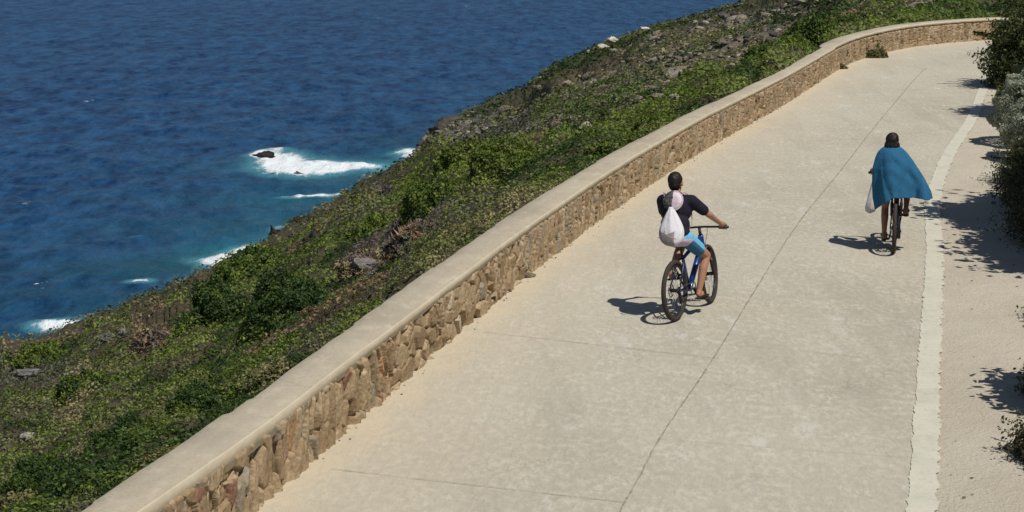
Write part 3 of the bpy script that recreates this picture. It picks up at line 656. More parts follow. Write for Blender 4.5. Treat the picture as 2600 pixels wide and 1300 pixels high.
# distance to the wall for the drifted sand
P0 = np.stack([RX.ravel(), RY.ravel()], 1); dwv = np.full(len(P0), 9e9)
WCs = WC[::8]
for i in range(0, len(P0), 4000): dwv[i:i + 4000] = np.sqrt(((P0[i:i + 4000, None, :] - WCs[None]) ** 2).sum(2)).min(1)
a = me.attributes.new('dw', 'FLOAT', 'POINT'); a.data.foreach_set('value', dwv.astype(np.float32))
tag(link('road', me), kind='structure')
bx0 = np.interp(fr * BS[-1], BS, BC[:, 0]) + .8; by0 = np.interp(fr * BS[-1], BS, BC[:, 1]) - .4
me, _, _ = row_sheet('verge', fr, (rx0 - .35, ry0 + .1), (bx0, by0), 30, lambda X, Y: -.006 + 0 * X, m_verge)
tag(link('verge', me), kind='structure')
def ribbon(name, C, Sa, s0, s1, step, off, width, z, mat, jl=.03, jr=.03, seed=1, freq=6, attrs=None):
    s = np.arange(s0, s1, step); x, y, tx, ty = frame_at(C, Sa, s)
    ol = off - width / 2 + jl * (fbm(s * freq, s * 0, seed, 3) - .5) * 2; orr = off + width / 2 + jr * (fbm(s * freq, s * 0 + 7, seed + 2, 3) - .5) * 2
    cols = []; K = 5
    for k_ in range(K):
        o_ = ol + (orr - ol) * k_ / (K - 1); cols.append(np.stack([x + ty * o_, y - tx * o_, zroad(x, y) * 0 + z], 1))
    V = np.stack(cols, 1).reshape(-1, 3); return mesh_np(name, V, grid_faces(len(s), K)[:, ::-1], mat, attrs=dict(edge=np.tile(1 - np.abs(np.linspace(-1, 1, K)), len(s))))
m_line, N, L, b = nmat('worn_line_paint'); tc = N.new('ShaderNodeTexCoord')
n1 = noise(3, 5); n2 = noise(24, 6, (1, 1, 1), .7); c0 = mix(ramp(n1, .35, .65), (.51, .495, .40), (.565, .535, .435)); c0 = mix(ramp(n2, .60, .68, 0, .8), c0, (.38, .34, .27))
c0 = mix(ramp(noise(.7, 5), .6, .75, 0, .5), c0, (.47, .43, .35)); c0 = mix(ramp(noise(2.4, 8, (1, 1, 1), .75), .53, .62, 0, .65), c0, (.44, .41, .335)); c0 = mix(ramp(noise(11, 8, (1, 1, 1), .75), .56, .63, 0, .7), c0, (.41, .385, .31))
L.new(c0, b.inputs['Base Color']); b.inputs['Roughness'].default_value = .85
bp = N.new('ShaderNodeBump'); bp.inputs['Strength'].default_value = .6; bp.inputs['Distance'].default_value = .01; L.new(n2, bp.inputs['Height']); L.new(bp.outputs[0], b.inputs['Normal'])
m_joint = plain('joint_dirt', (.285, .258, .205), .95, .1, noise=.3, nscale=9)
tag(link('road_line', ribbon('road_line', LC, LS, 1, LS[-1] - 6, .012, .085, .235, .0085, m_line, .024, .034, 3, 9)), kind='structure')
SEAM = [(-2.2, 2), (-.9, 7.4), (.87, 14.48), (1.29, 16.32), (1.84, 18.37), (2.24, 19.85), (4.1, 27.1), (5.5, 31.88), (7.49, 38.84), (10.6, 49.4), (11.3, 51.5)]
QC, QS = smooth_curve(SEAM, .05)
tag(link('road_seam', ribbon('road_seam', QC, QS, 1, QS[-1], .03, 0, .014, .0085, m_joint, .009, .009, 9, 8)), kind='structure')
def joint_between(p, q, seed, w_=.016):
    C = np.array([p, ((p[0] * .5 + q[0] * .5), (p[1] * .5 + q[1] * .5)), q], float); Sa = np.r_[0, np.cumsum(np.hypot(*np.diff(C, axis=0).T))]
    return ribbon('road_joint', C, Sa, 0, Sa[-1], .03, .0, w_, .0085, m_joint, w_ * .6, w_ * .6, seed, 5)
# transverse joints square to the wall, from the wall to the seam
for i, (p, q) in enumerate((((-1.55, 15.6), (.95, 14.7)), ((-.33, 20.66), (2.21, 19.45)), ((.95, 25.9), (3.35, 24.9)), ((2.35, 30.6), (4.75, 29.6)), ((1.3, 16.5), (3.6, 15.9)), ((2.3, 20.1), (4.2, 19.3)), ((3.9, 35.2), (6.2, 34.2)))):
    tag(link('road_joint', joint_between(p, q, 20 + i, .006 if i < 2 else .0035)), kind='structure')

# ---------------------------------------------------------------- WALL: stone facing modelled stone by stone, mortar core, cap
wall = empty('stone_wall', (float(WC[200, 0]), float(WC[200, 1]), 0))
tag(wall, 'low parapet wall of upright brown stones under a smooth concrete cap, between road and sea slope', 'wall')
def wpart(name, me):
    o = link(name, me, wall); o.matrix_parent_inverse = Matrix.Translation(-Vector(wall.location)); return o
ZT = .56
sarr = []; s = s_of_Y(11.0)
while s < WS[-1] - .5:
    sarr.append(s); x_, y_ = np.interp(s, WS, WC[:, 0]), np.interp(s, WS, WC[:, 1]); s += max(.008, math.hypot(x_, y_) * .00052)
sarr = np.array(sarr); nz = 66; zz = np.linspace(-.04, ZT + .05, nz); SA, ZA = np.meshgrid(sarr, zz, indexing='ij')
xb, yb, tx, ty = frame_at(WC, WS, sarr)
wob = .035 * (fbm(SA * 4, ZA * 4, 12, 3) - .5); u = SA + wob; v = ZA + .05 * (fbm(SA * 5, ZA * 3, 14, 3) - .5)
lean = .35 * (fbm(SA * .5, SA * 0, 15, 2) - .5) * 2; u = u + ZA * lean
cwid = np.interp(sarr, [s_of_Y(11), s_of_Y(17), s_of_Y(24), s_of_Y(34)], [.11, .095, .066, .06]); cum = np.r_[0, np.cumsum(np.diff(sarr) / cwid[1:])][:, None]
a1, b1, i1, dx1, dy1 = worley(cum + (u - SA) / .1, v / .37 + .5, 101, .98); a2, b2, i2, dx2, dy2 = worley(u / .22, v / .19, 103, .95)
near_mix = sstep(.55, .62, fbm(SA * .9 + 4, ZA * .8, 105, 2) - .05 + .2 * sstep(s_of_Y(15.0), s_of_Y(14.0), SA))
A1 = np.where(near_mix > .5, a2, a1); B1 = np.where(near_mix > .5, b2, b1); I1 = np.where(near_mix > .5, i2, i1); DX = np.where(near_mix > .5, dx2, dx1); DY = np.where(near_mix > .5, dy2, dy1)
e = np.clip((B1 - A1) / (.07 + .12 * vn(SA * 9, ZA * 9, 131)), 0, 1) ** .45; e = e * (1 - .8 * (np.modf(I1 * 31.3)[0] > .9))
prot = e * (.045 + .045 * I1 + .05 * DX * (np.modf(I1 * 7.3)[0] - .5) * 2 + .07 * DY * (np.modf(I1 * 3.7)[0] - .3)) + .030 * (fbm(SA * 26, ZA * 8, 120, 4) - .5)
prot = prot * sstep(ZT + .05, ZT - .01, ZA) + .004
Xw = xb[:, None] + ty[:, None] * (prot - .06); Yw = yb[:, None] - tx[:, None] * (prot - .06)
hsel = np.modf(I1 * 13.7)[0][..., None]; base = np.array([.25, .175, .10]) * (1 - hsel) + np.array([.37, .275, .17]) * hsel
gry = (np.modf(I1 * 5.1)[0] > .88)[..., None]; base = np.where(gry, np.array([.26, .215, .155]), base)
org = ((np.modf(I1 * 9.9)[0] > .965) & (SA < s_of_Y(18.5)))[..., None]; base = np.where(org, np.array([.36, .205, .10]), base)
red = ((np.modf(I1 * 21.1)[0] > .965) & (SA < s_of_Y(20)))[..., None]; base = np.where(red, np.array([.21, .115, .075]), base)
pale = (np.modf(I1 * 17.9)[0] > .96)[..., None]; base = np.where(pale, np.array([.40, .32, .22]), base)
mort = np.array([.06, .042, .025]); em = sstep(.0, .35, e)[..., None]; sand_ = (sstep(.10, .0, ZA + .06 * (fbm(SA * 3, ZA, 7, 2) - .5)) * .35)[..., None]
wc_ = (mort * (1 - em) + base * em) * (1 - sand_) + np.array([.42, .33, .21]) * sand_
V = np.stack([Xw.ravel(), Yw.ravel(), ZA.ravel()], 1)
wpart('stone_facing', mesh_np('stone_facing', V, grid_faces(len(sarr), nz), M_STONE, col=wc_.reshape(-1, 3), smooth=True))
# core / back
sc_ = np.arange(0, WS[-1] - .2, .25); x, y, tx, ty = frame_at(WC, WS, sc_)
def strip(offs, zs, s_, jit=None):
    x, y, tx, ty = frame_at(WC, WS, s_); cols = []
    for k_, (o_, z_) in enumerate(zip(offs, zs)):
        oo = o_ + (jit[k_] if jit is not None else 0); cols.append(np.stack([x - ty * oo, y + tx * oo, np.full(len(s_), z_) if np.ndim(z_) == 0 else z_], 1))
    return np.stack(cols, 1).reshape(-1, 3), grid_faces(len(s_), len(offs))
V, Fq = strip([.10, .10, .29, .29], [-.3, ZT - .01, ZT - .01, -1.4], sc_)
m_core = plain('mortar', (.33, .27, .19), .95, .1, noise=.2, nscale=8, bump=.5)
wpart('mortar_core', mesh_np('mortar_core', V, Fq, m_core))
m_cap, N, L, b = nmat('cap_concrete'); tc = N.new('ShaderNodeTexCoord')
n1 = noise(.9, 5); n2 = noise(30, 6, (1, 1, 1), .7); n3 = noise(6, 5, (1, .5, 1), .6)
gy = N.new('ShaderNodeSeparateXYZ'); L.new(tc.outputs['Object'], gy.inputs[0])
c0 = mix(ramp(n1, .35, .65), (.37, .32, .24), (.44, .385, .29)); c0 = mix(ramp(n3, .52, .70, 0, .6), c0, (.52, .465, .365)); c0 = mix(ramp(n2, .52, .70, 0, .6), c0, (.24, .21, .165))
nrm = N.new('ShaderNodeNewGeometry'); sp = N.new('ShaderNodeSeparateXYZ'); L.new(nrm.outputs['True Normal'], sp.inputs[0])
stc = noise(.7, 7, (1, 1, 1), .7); c0 = mix(ramp(stc, .50, .66, 0, .5), c0, (.30, .265, .205))
vor = N.new('ShaderNodeTexVoronoi'); vor.feature = 'DISTANCE_TO_EDGE'; vor.inputs['Scale'].default_value = .3; L.new(tc.outputs['Object'], vor.inputs['Vector']); c0 = mix(ramp(vor.outputs['Distance'], .0, .004, .3, 0), c0, (.16, .14, .11))
c0 = mix(ramp(attr('front'), .4, .6, 0, .85), c0, mix(ramp(n3, .35, .65), (.54, .47, .345), (.62, .55, .415)))
L.new(c0, b.inputs['Base Color']); b.inputs['Roughness'].default_value = .92; b.inputs['Specular IOR Level'].default_value = .12
bp = N.new('ShaderNodeBump'); bp.inputs['Strength'].default_value = .5; bp.inputs['Distance'].default_value = .01; L.new(mth('ADD', n2, n3), bp.inputs['Height']); L.new(bp.outputs[0], b.inputs['Normal'])
sc2 = np.concatenate([np.arange(0, s_of_Y(26), .04), np.arange(s_of_Y(26), WS[-1] - .2, .08)])
CT = .655
lip = .02 * (fbm(sc2 * 3, sc2 * 0, 33, 3) - .5); bed = .03 * (fbm(sc2 * 6, sc2 * 0, 34, 4) - .5)
Ycap = np.interp(sc2, WS, WC[:, 1]); facez = np.interp(Ycap, [10, 15, 18, 25, 35], [.175, .155, .105, .085, .075])
notch = .05 * sstep(s_of_Y(15.0), s_of_Y(14.9), sc2) + np.interp(sc2, [s_of_Y(50.4), s_of_Y(50.5)], [0, .10])
step_ = np.interp(sc2, [s_of_Y(50.4), s_of_Y(50.5)], [0, .03]); CTz = CT + step_
bk = np.interp(Ycap, [11, 12.5, 15.7, 20, 30, 34, 45, 52], [.32, .35, .41, .435, .43, .40, .32, .36]); jb = .030 * (fbm(sc2 * 2.5, sc2 * 0, 35, 5) - .5) + .02 * np.sign(np.sin(sc2 * 1.1)) * .5
x, y, tx, ty = frame_at(WC, WS, sc2)
prof = [(.08, CTz - facez + bed - .0), (-.006 + lip * .3, CTz - facez + bed), (.0 + lip * .4, CTz - .012), (.002 + lip * .4, CTz - .008), (.008 + lip * .4, CTz), (.18, CTz + .004), (.28, CTz + .003), (bk - .02 + jb + notch, CTz), (bk + jb + notch, CTz - .02), (bk + .005 + jb + notch, CTz - .25)]
cols = [np.stack([x - ty * o_, y + tx * o_, z_ + 0 * x], 1) for o_, z_ in prof]
V = np.stack(cols, 1).reshape(-1, 3); fa = np.tile([1, 1, 1, 1, 0, 0, 0, 0, 0, 0], len(sc2))
wpart('cap', mesh_np('cap', V, grid_faces(len(sc2), len(prof)), m_cap, smooth=False, attrs=dict(front=fa)))

# small loose stones and tufts by the wall foot
m_peb = plain('loose_stone', (.30, .24, .165), .9, .1, noise=.2)
def small_stone(X, Y, w_, h_, seed, label, col=(.30, .24, .165), rot=0, group=None):
    o = link('stone', rock_mesh(seed, 1, .8, 2, col)); o.location = (X, Y, h_ * .35); o.scale = (w_, w_ * .6, h_); o.rotation_euler = (0, 0, rot); return tag(o, label, 'stone', group)
_sx, _sy = from_px(1334, 704); small_stone(_sx, _sy, .20, .07, 201, 'flat brown slab stone lying at foot of wall', rot=.4)
x_, y_ = from_px(1560, 512); small_stone(x_, y_ - .05, .13, .20, 202, 'upright tan stone leaning on wall face left of man in black shirt', (.38, .29, .18), rot=1.2)
pst = rock_mesh(203, .7, .8, 1, (.30, .25, .18))
for i in range(60):
    s_ = random.uniform(s_of_Y(14), s_of_Y(45)); x, y, tx, ty = [float(v_) for v_ in frame_at(WC, WS, np.array(s_))]; d_ = abs(random.gauss(0, .07)) + .04; k_ = random.uniform(.006, .015)
    o = link('pebble', pst); o.location = (x + ty * d_, y - tx * d_, k_ * .5); o.scale = (k_ * 1.4, k_, k_); tag(o, 'small brown pebble in sandy dirt at foot of wall', 'pebble', 'pebbles along the wall foot')
for i in range(60):
    s_ = random.uniform(11, 30); x, y, tx, ty = [float(v_) for v_ in frame_at(LC, LS, np.array(s_))]; d_ = random.uniform(.05, 1.3); k_ = random.uniform(.006, .017)
    o = link('pebble', pst); o.location = (x + ty * d_, y - tx * d_, k_ * .4); o.scale = (k_ * 1.6, k_, k_ * .8); tag(o, 'small dark pebble on the verge right of the pale line', 'pebble', 'pebbles on the verge')
for i, (x, y, w_, h_, lb) in enumerate(((2200, 140, .55, .38, 'dry olive tuft growing at foot of wall in the bend'), (2475, 98, .75, .45, 'grey green plant hanging at wall foot beside the dark overhanging shrub'), (2120, 176, .30, .12, 'low dry weed flat on road edge before the bend'), (2225, 148, .3, .2, 'small straw tuft on right side of the olive tuft in the bend'))):
    X, Y = from_px(x, y); shrub('tuft', (X, Y + .2, 0), w_, w_ * .5, h_, [G_OLIVE, G_STRAW, G_GREY] if i != 1 else [G_SILVER, G_OLIVE], 1500, .05, lb, 'tuft', stems=2, twiggy=.3)

# ---------------------------------------------------------------- BANK on the right and its shrubs
sb = np.arange(0, BS[-1], .15); x, y, tx, ty = frame_at(BC, BS, sb); dq = np.array([0, .1, .25, .45, .7, 1, 1.4, 1.9, 2.6, 3.6, 5, 8, 13, 22, 40])
zq = np.array([-.02, .08, .25, .5, .8, 1.05, 1.3, 1.5, 1.7, 2.0, 2.4, 3.2, 4.4, 6.5, 10])
BX = x[:, None] + ty[:, None] * dq; BY = y[:, None] - tx[:, None] * dq
sw = (.75 + .5 * fbm(sb / 2.5, sb * 0, 71, 2))[:, None]; BZ = zq * sw + .25 * np.clip(dq, 0, 1) * (fbm(BX * 1.5, BY * 1.5, 72, 3) - .5)
bc = np.array([.17, .13, .09]) * (.6 + .8 * fbm(BX * 1.3, BY * 1.3, 73, 3))[..., None]
bank = link('bank', mesh_np('bank', np.stack([BX.ravel(), BY.ravel(), BZ.ravel()], 1), grid_faces(*BX.shape)[:, ::-1], M_SOIL, col=bc.reshape(-1, 3), smooth=True)); tag(bank, kind='structure')
JU = [(.055, .070, .028), (.075, .088, .035), (.06, .055, .03), (.11, .115, .05)]; JB = [(.10, .125, .04), (.07, .09, .03), (.14, .15, .055)]
SV = [(.40, .42, .31), (.33, .36, .26), (.46, .47, .36)]
W_ = math.pi
RS = [ # x, y, z0, rx, ry, h, palette, n, leaf, spiky, label
 (13.55, 46.5, .1, 1.55, 1.5, 2.0, JB, 60000, .045, .2, 'dark green spreading shrub overhanging road at top right corner'),
 (15.3, 49.5, .3, 1.6, 1.6, 1.9, JB, 16000, .06, .3, 'green shrub behind the overhanging one, beyond the top right corner'),
 (12.2, 42.6, .0, .85, .8, .85, JU, 16000, .04, .45, 'small dark spiky shrub just above the silvery cushion shrubs'),
 (9.25, 33.6, .0, .32, .4, .5, [(.13, .11, .055), (.09, .09, .04)], 5000, .022, .4, 'small brownish shrub at foot of the silvery cushion shrubs'),
 (9.0, 31.0, .1, .7, 1.2, .65, JU, 26000, .022, .4, 'low dark juniper shrub on shaded bank right below the silvery cushion shrubs'),
 (8.35, 28.4, .1, .7, 1.3, .7, JU, 26000, .022, .45, 'low dark juniper shrub on shaded bank level with the woman in blue towel'),
 (7.75, 25.7, .1, .7, 1.2, .6, JU, 26000, .022, .5, 'low dark juniper shrub on shaded bank at its near end'),
 (6.5, 21.3, .0, .42, .5, .25, JU, 5000, .025, .5, 'low dark scrubby shrub at right edge above the lit gravel gap'),
 (5.5, 18.0, .0, .42, .5, .30, JU, 6000, .022, .5, 'low dark shrub at lower right edge below the lit gravel gap'),
 (4.75, 16.0, .0, .32, .4, .30, JU, 6000, .020, .6, 'low dark spiky shrub nearest the bottom right corner'),
]
def tree(loc, trunk_h, rx, h, n, leaf, label, spk=.5):
    root = empty('juniper_tree', loc); t = shrub('crown', (0, 0, trunk_h), rx, rx * 1.1, h, JU, n, leaf, None, spiky=.35, lump=.5, spike_dir=W_, shell=.75, spl=.42)
    fo = [c for c in t.children if c.name.startswith('foliage')][0]; br = [c for c in t.children if c.name.startswith('branches')][0]
    fo.name = 'crown_foliage'; fo.parent = root; fo.location = (0, 0, trunk_h); br.parent = fo; bpy.data.objects.remove(t)
    m_ = MB(); m_.tube([(.1, 0, -.6), (.0, .05, trunk_h * .5), (-.08, 0, trunk_h), (-.05, .05, trunk_h + h * .5)], [.13, .10, .08, .03], 9); m_.build('trunk', M_STEM, root); tag(root, label, 'tree')
tree((9.97, 26.6, 1.1), .9, 1.9, 2.6, 51000, .105, 'spreading juniper tree just outside right edge, shading bank beside the woman')
tree((9.35, 23.9, 1.1), .8, 1.6, 2.3, 40800, .105, 'juniper tree just outside right edge, shading near end of bank')
tree((11.2, 29.9, 1.2), .7, 1.45, 2.3, 34000, .105, 'juniper tree just outside right edge, shading bank below the cushion shrubs')
tree((12.6, 39.8, 1.0), 1.5, 1.15, 1.6, 25500, .105, 'juniper tree outside right edge behind the cushion shrubs, shading the pale line')
tree((6.3, 17.3, .2), .2, .85, 1.5, 26000, .09, 'small juniper tree outside lower right edge')
tree((5.75, 15.4, .1), .15, .65, 1.1, 20000, .08, 'smallest juniper tree, outside bottom right corner')
for X, Y, z0, rx, ry, h, pal, n, lf, spk, lb in RS:
    shrub('shrub', (X, Y, z0), rx, ry, h, pal, n, lf, lb, spiky=spk, lump=.5, spike_dir=W_, shell=.5)
for X, Y, z0, rx, h, lb in ((10.35, 36.2, .35, 1.05, 1.15, 'silvery grey green cushion shrub, highest of the three on the bank'), (9.85, 34.1, .30, .85, 1.0, 'silvery grey green cushion shrub, middle of the three on the bank'), (9.35, 32.3, .2, .6, .75, 'silvery grey green cushion shrub, lowest of the three on the bank')):
    shrub('cushion_shrub', (X, Y, z0), rx, rx, h, SV, 26000, .03, lb, spiky=0, lump=.28, shell=.04)

bp0 = shrub('shrub', (0, -40, -30), 1, 1, .8, JU + [G_OLIVE], 6000, .07, 'x', spiky=.3, lump=.5, stems=6)
for i in range(46):
    s_ = random.uniform(4, 52); x, y, tx, ty = [float(v_) for v_ in frame_at(BC, BS, np.array(s_))]; d_ = random.uniform(1.2, 9)
    o = bp0 if i == 0 else copy_tree(bp0); X, Y = x + ty * d_, y - tx * d_; k_ = random.uniform(.5, 1.15)
    if X < .275 * Y + .9 + k_: X = .275 * Y + .9 + k_ + random.uniform(0, 2)
    o.location = (X, Y, float(np.interp(d_, dq, zq)) * .9 - .1); o.scale = (k_, k_, k_ * random.uniform(.6, 1.0)); o.rotation_euler = (0, 0, random.uniform(0, 6.28))
    o['label'] = 'olive green scrub bush on top of the bank beyond the right edge'; o['group'] = 'scrub bushes on top of the bank'

# ---------------------------------------------------------------- CYCLISTS
def bikeframe(X, Y, heading, lean):
    h = R(heading); return Matrix.Translation((X, Y, .004)) @ Matrix.Rotation(math.pi / 2 - h, 4, 'Z') @ Matrix.Rotation(-R(lean), 4, 'X')
def place(o, M): o.matrix_world = M; return o
M_TYRE = plain('tyre_rubber', (.045, .036, .030), .8, .2); M_RIM = plain('rim_black', (.02, .02, .022), .4, .4); M_MET = plain('metal', (.35, .35, .36), .35, .5, 1.0)
M_BLK = plain('black_parts', (.016, .016, .018), .45, .4); M_BLUE = plain('blue_frame', (.006, .04, .19), .3, .6); M_NAVY = plain('dark_frame', (.012, .02, .06), .35, .5); M_SIL = plain('silver_frame', (.16, .17, .17), .4, .5)
M_SKIN = plain('skin_tanned', (.36, .185, .115), .55, .3, noise=.08, nscale=12); M_SKIN2 = plain('skin_brown', (.27, .135, .095), .55, .3, noise=.08, nscale=12)
M_HAIR = plain('hair_black', (.012, .009, .008), .55, .35, bump=.4, nscale=90); M_SHIRT = plain('shirt_black', (.016, .016, .027), .85, .15, noise=.15, nscale=8, bump=.5)
M_LTBLUE = plain('shorts_light_blue', (.14, .42, .62), .8, .15, bump=.3, nscale=25); M_DKBLUE = plain('shorts_dark_panel', (.04, .13, .24), .8, .15); M_PINK = plain('shorts_pink_band', (.55, .42, .52), .8, .15)
M_BAG, N, L, bb0 = nmat('bag_white_and_grey'); tc = N.new('ShaderNodeTexCoord'); sx_ = N.new('ShaderNodeSeparateXYZ'); L.new(tc.outputs['Object'], sx_.inputs[0])
f0 = mth('ADD', sx_.outputs[2], mth('MULTIPLY', mth('ABSOLUTE', mth('SUBTRACT', sx_.outputs[1], .03)), -.35)); f0 = mth('MAXIMUM', f0, mth('MULTIPLY', mth('SUBTRACT', .85, sx_.outputs[1]), 1.12))
L.new(mix(ramp(f0, 1.018, 1.028), (.24, .22, .23), (.62, .60, .625)), bb0.inputs['Base Color']); bb0.inputs['Roughness'].default_value = .8; bpb = N.new('ShaderNodeBump'); bpb.inputs['Strength'].default_value = .7; bpb.inputs['Distance'].default_value = .02; L.new(noise(9, 4), bpb.inputs['Height']); L.new(bpb.outputs[0], bb0.inputs['Normal']); M_BAGG = plain('bag_grey_cloth', (.30, .27, .29), .8, .15, bump=.4, nscale=9); M_CORD = plain('pinkish_cord', (.40, .27, .30), .8, .15)
M_SHOE = plain('sandal_dark', (.025, .018, .014), .7, .2); M_PLAS = plain('white_bag', (.60, .57, .56), .6, .3, bump=.5, nscale=10); M_SANDAL = plain('sandal_olive', (.09, .075, .04), .7, .2)

def wheel(parent, hub, r, tw, steer=None, rotor=True, side=1, spokes=28):
    """tyre > with rim, spokes, hub as children of a wheel part"""
    hub = Vector(hub); Rm = steer or Matrix.Identity(3)
    def T(p): return hub + Rm @ Vector(p)
    n = 56; circ = lambda rr, y=0: [T((rr * math.cos(2 * math.pi * k / n), y, rr * math.sin(2 * math.pi * k / n))) for k in range(n)]
    t = MB().tube(circ(r - tw), tw, 12, True); wh = t.build('wheel', M_TYRE, parent)
    MB().tube(circ(r - 2 * tw - .006), .013, 6, True).build('rim', M_RIM, wh)
    s = MB()
    for k in range(spokes):
        a = 2 * math.pi * k / spokes; b_ = a + (.5 if k % 2 else -.5); y = .03 if k % 4 < 2 else -.03
        s.tube([T((.025 * math.cos(b_), y, .025 * math.sin(b_))), T(((r - 2 * tw - .012) * math.cos(a), 0, (r - 2 * tw - .012) * math.sin(a)))], .0016, 4)
    s.build('spokes', M_MET, wh)
    MB().tube([T((0, -.055, 0)), T((0, .055, 0))], .022, 10).build('hub', M_BLK, wh)
    if rotor:
        d = MB().tube([T((.075 * math.cos(2 * math.pi * k / 30), .045, .075 * math.sin(2 * math.pi * k / 30))) for k in range(30)], .007, 4, True)
        for k in range(5):
            a = 2 * math.pi * k / 5; d.tube([T((0, .045, 0)), T((.073 * math.cos(a), .045, .073 * math.sin(a)))], .005, 4)
        d.build('brake_disc', M_MET, wh)
    return wh
def bicycle(M, label, r, wb, bb, seat, head_top, head_bot, bar_c, half, steer_deg, crank_deg, mats, pivot):
    root = empty('bicycle'); tag(root, label, 'bicycle'); mf, ms, mt = mats
    ax = (Vector(head_top) - Vector(head_bot)).normalized()
    Sm = Matrix.Rotation(R(steer_deg), 3, ax); hb = Vector(head_bot)
    def ST(p): return hb + Sm @ (Vector(p) - hb)
    rear = Vector((0, 0, r)); bbv = Vector(bb); st = Vector(seat)
    f = MB(); g_ = MB(); sttop = bbv + (st - bbv) * .68
    dn = hb + ax * .03; f.tube([bbv, dn], [.034, .036], 12); f.tube([sttop - (st - bbv) * .05, hb + ax * .115], [.020, .027], 12)
    f.tube([bbv, sttop], .019, 12); f.tube([hb - ax * .01, Vector(head_top)], .031, 12); f.ball(bbv, (.034, .045, .034))
    for s in (1, -1):
        g_.tube([sttop - (st - bbv) * .03, sttop + Vector((-.06, s * .04, -.05)), rear + Vector((0, s * .062, .0))], [.012, .011, .009], 8)
        g_.tube([bbv + Vector((0, s * .025, 0)), bbv + Vector((-.12, s * .055, 0.0)), rear + Vector((0, s * .062, 0))], [.016, .013, .010], 8)
    f.build('frame', mf, root); g_.build('rear_triangle', M_NAVY, root)
    MB().tube([sttop, st - Vector((0, 0, .03))], .0145, 10).build('seat_post', M_BLK, root)
    sd = MB(); sd.ball(st + Vector((-.07, 0, .0)), (.09, .075, .03)); sd.cap(st + Vector((-.04, 0, 0)), st + Vector((.14, 0, .005)), .034, .020); sd.organic('saddle', M_BLK, root, .006, 3)
    fork = MB(); cr = hb - ax * .05; fh = Vector((wb, 0, r)); fork.tube([ST(hb), ST(cr)], .02, 8)
    fork.tube([ST(cr + Vector((0, -.065, 0))), ST(cr + Vector((0, .065, 0)))], .022, 8)
    for s in (1, -1):
        a0 = cr + Vector((0, s * .065, .01)); a1 = fh + Vector((0, s * .065, 0)); m_ = a0 + (a1 - a0) * .42
        fork.tube([ST(a0), ST(m_), ST(m_), ST(a1)], [.016, .016, .023, .019], 10)
    fk = fork.build('fork', M_BLK, root)
    wheel(root, rear, r, mt); fhs = ST(fh); wheel(root, fhs, r, mt, steer=Sm)
    hb_ = MB(); c = Vector(bar_c); side = Vector((0, 1, 0)); pts = [c + side * half * t + Vector((-.06 * t * t, 0, .012 * (1 - abs(t)))) for t in (-1, -.6, -.15, .15, .6, 1)]
    hb_.tube([ST(p) for p in pts], .013, 10); hb_.tube([ST(Vector(head_top)), ST(Vector(head_top) + ax * .03), ST(c)], .019, 10); hbo = hb_.build('handlebar', M_BLK, root)
    for s in (0, 1):
        q = pts[::-1] if s else pts; MB().tube([ST(q[0]), ST(q[0] + (q[1] - q[0]) * .85)], .0175, 10).build('grip', M_BLK, hbo)
        e = q[0] + (q[1] - q[0]) * .9; MB().tube([ST(e + Vector((.01, 0, -.01))), ST(e + Vector((.055, 0, -.03))), ST(e + (q[0] - q[1]).normalized() * .1 + Vector((.06, 0, -.035)))], .0055, 6).build('brake_lever', M_BLK, hbo)
    for off in (.05, -.03):
        MB().tube([ST(c + Vector((.03, off * 3, 0))), ST(c + Vector((.09, off * 2, -.10))), ST(c + Vector((.06, off, -.24))), ST(hb + Vector((.0, off, -.05)))], .003, 5).build('brake_cable', M_BLK, hbo)
    a = R(crank_deg); v = Vector((math.cos(a), 0, math.sin(a))) * .17     # right crank
    cs = MB(); cs.tube([bbv + Vector((0, -.05, 0)), bbv + Vector((0, -.075, 0)) + v], [.014, .010], 8); cs.tube([bbv + Vector((0, .05, 0)), bbv + Vector((0, .075, 0)) - v], [.014, .010], 8); cs.tube([bbv + Vector((0, -.07, 0)), bbv + Vector((0, .07, 0))], .018, 8)
    ck = cs.build('crank', M_BLK, root)
    n = 32; MB().tube([bbv + Vector((.075 * math.cos(2 * math.pi * k / n), -.052, .075 * math.sin(2 * math.pi * k / n))) for k in range(n)], .008, 6, True).build('chainring', M_MET, ck)
    for s, vv in ((-1, v), (1, -v)):
        MB().box(bbv + vv + Vector((0, s * .125, 0)), (.095, .10, .022)).build('pedal', M_BLK, ck, smooth=False)
    ch = MB(); rr = .04
    ch.tube([bbv + Vector((0, -.052, .075)), rear + Vector((0, -.045, .038)), rear + Vector((-.038, -.045, 0)), rear + Vector((.0, -.045, -.04)), rear + Vector((.04, -.045, -.10)), bbv + Vector((0, -.052, -.075))], .005, 5); ch.build('chain', M_MET, root)
    d = MB(); d.cap(rear + Vector((0, -.06, -.03)), rear + Vector((.03, -.06, -.13)), .018, .022); d.tube([rear + Vector((0, -.065, 0)), rear + Vector((-.02, -.08, -.05))], .012, 8)
    for k in range(5): d.tube([rear + Vector((0, -.03 - .005 * k, 0)), rear + Vector((0, -.0335 - .005 * k, 0))], .024 + .006 * k, 20)
    d.build('derailleur', M_BLK, root)
    place(root, M); return ST, pts
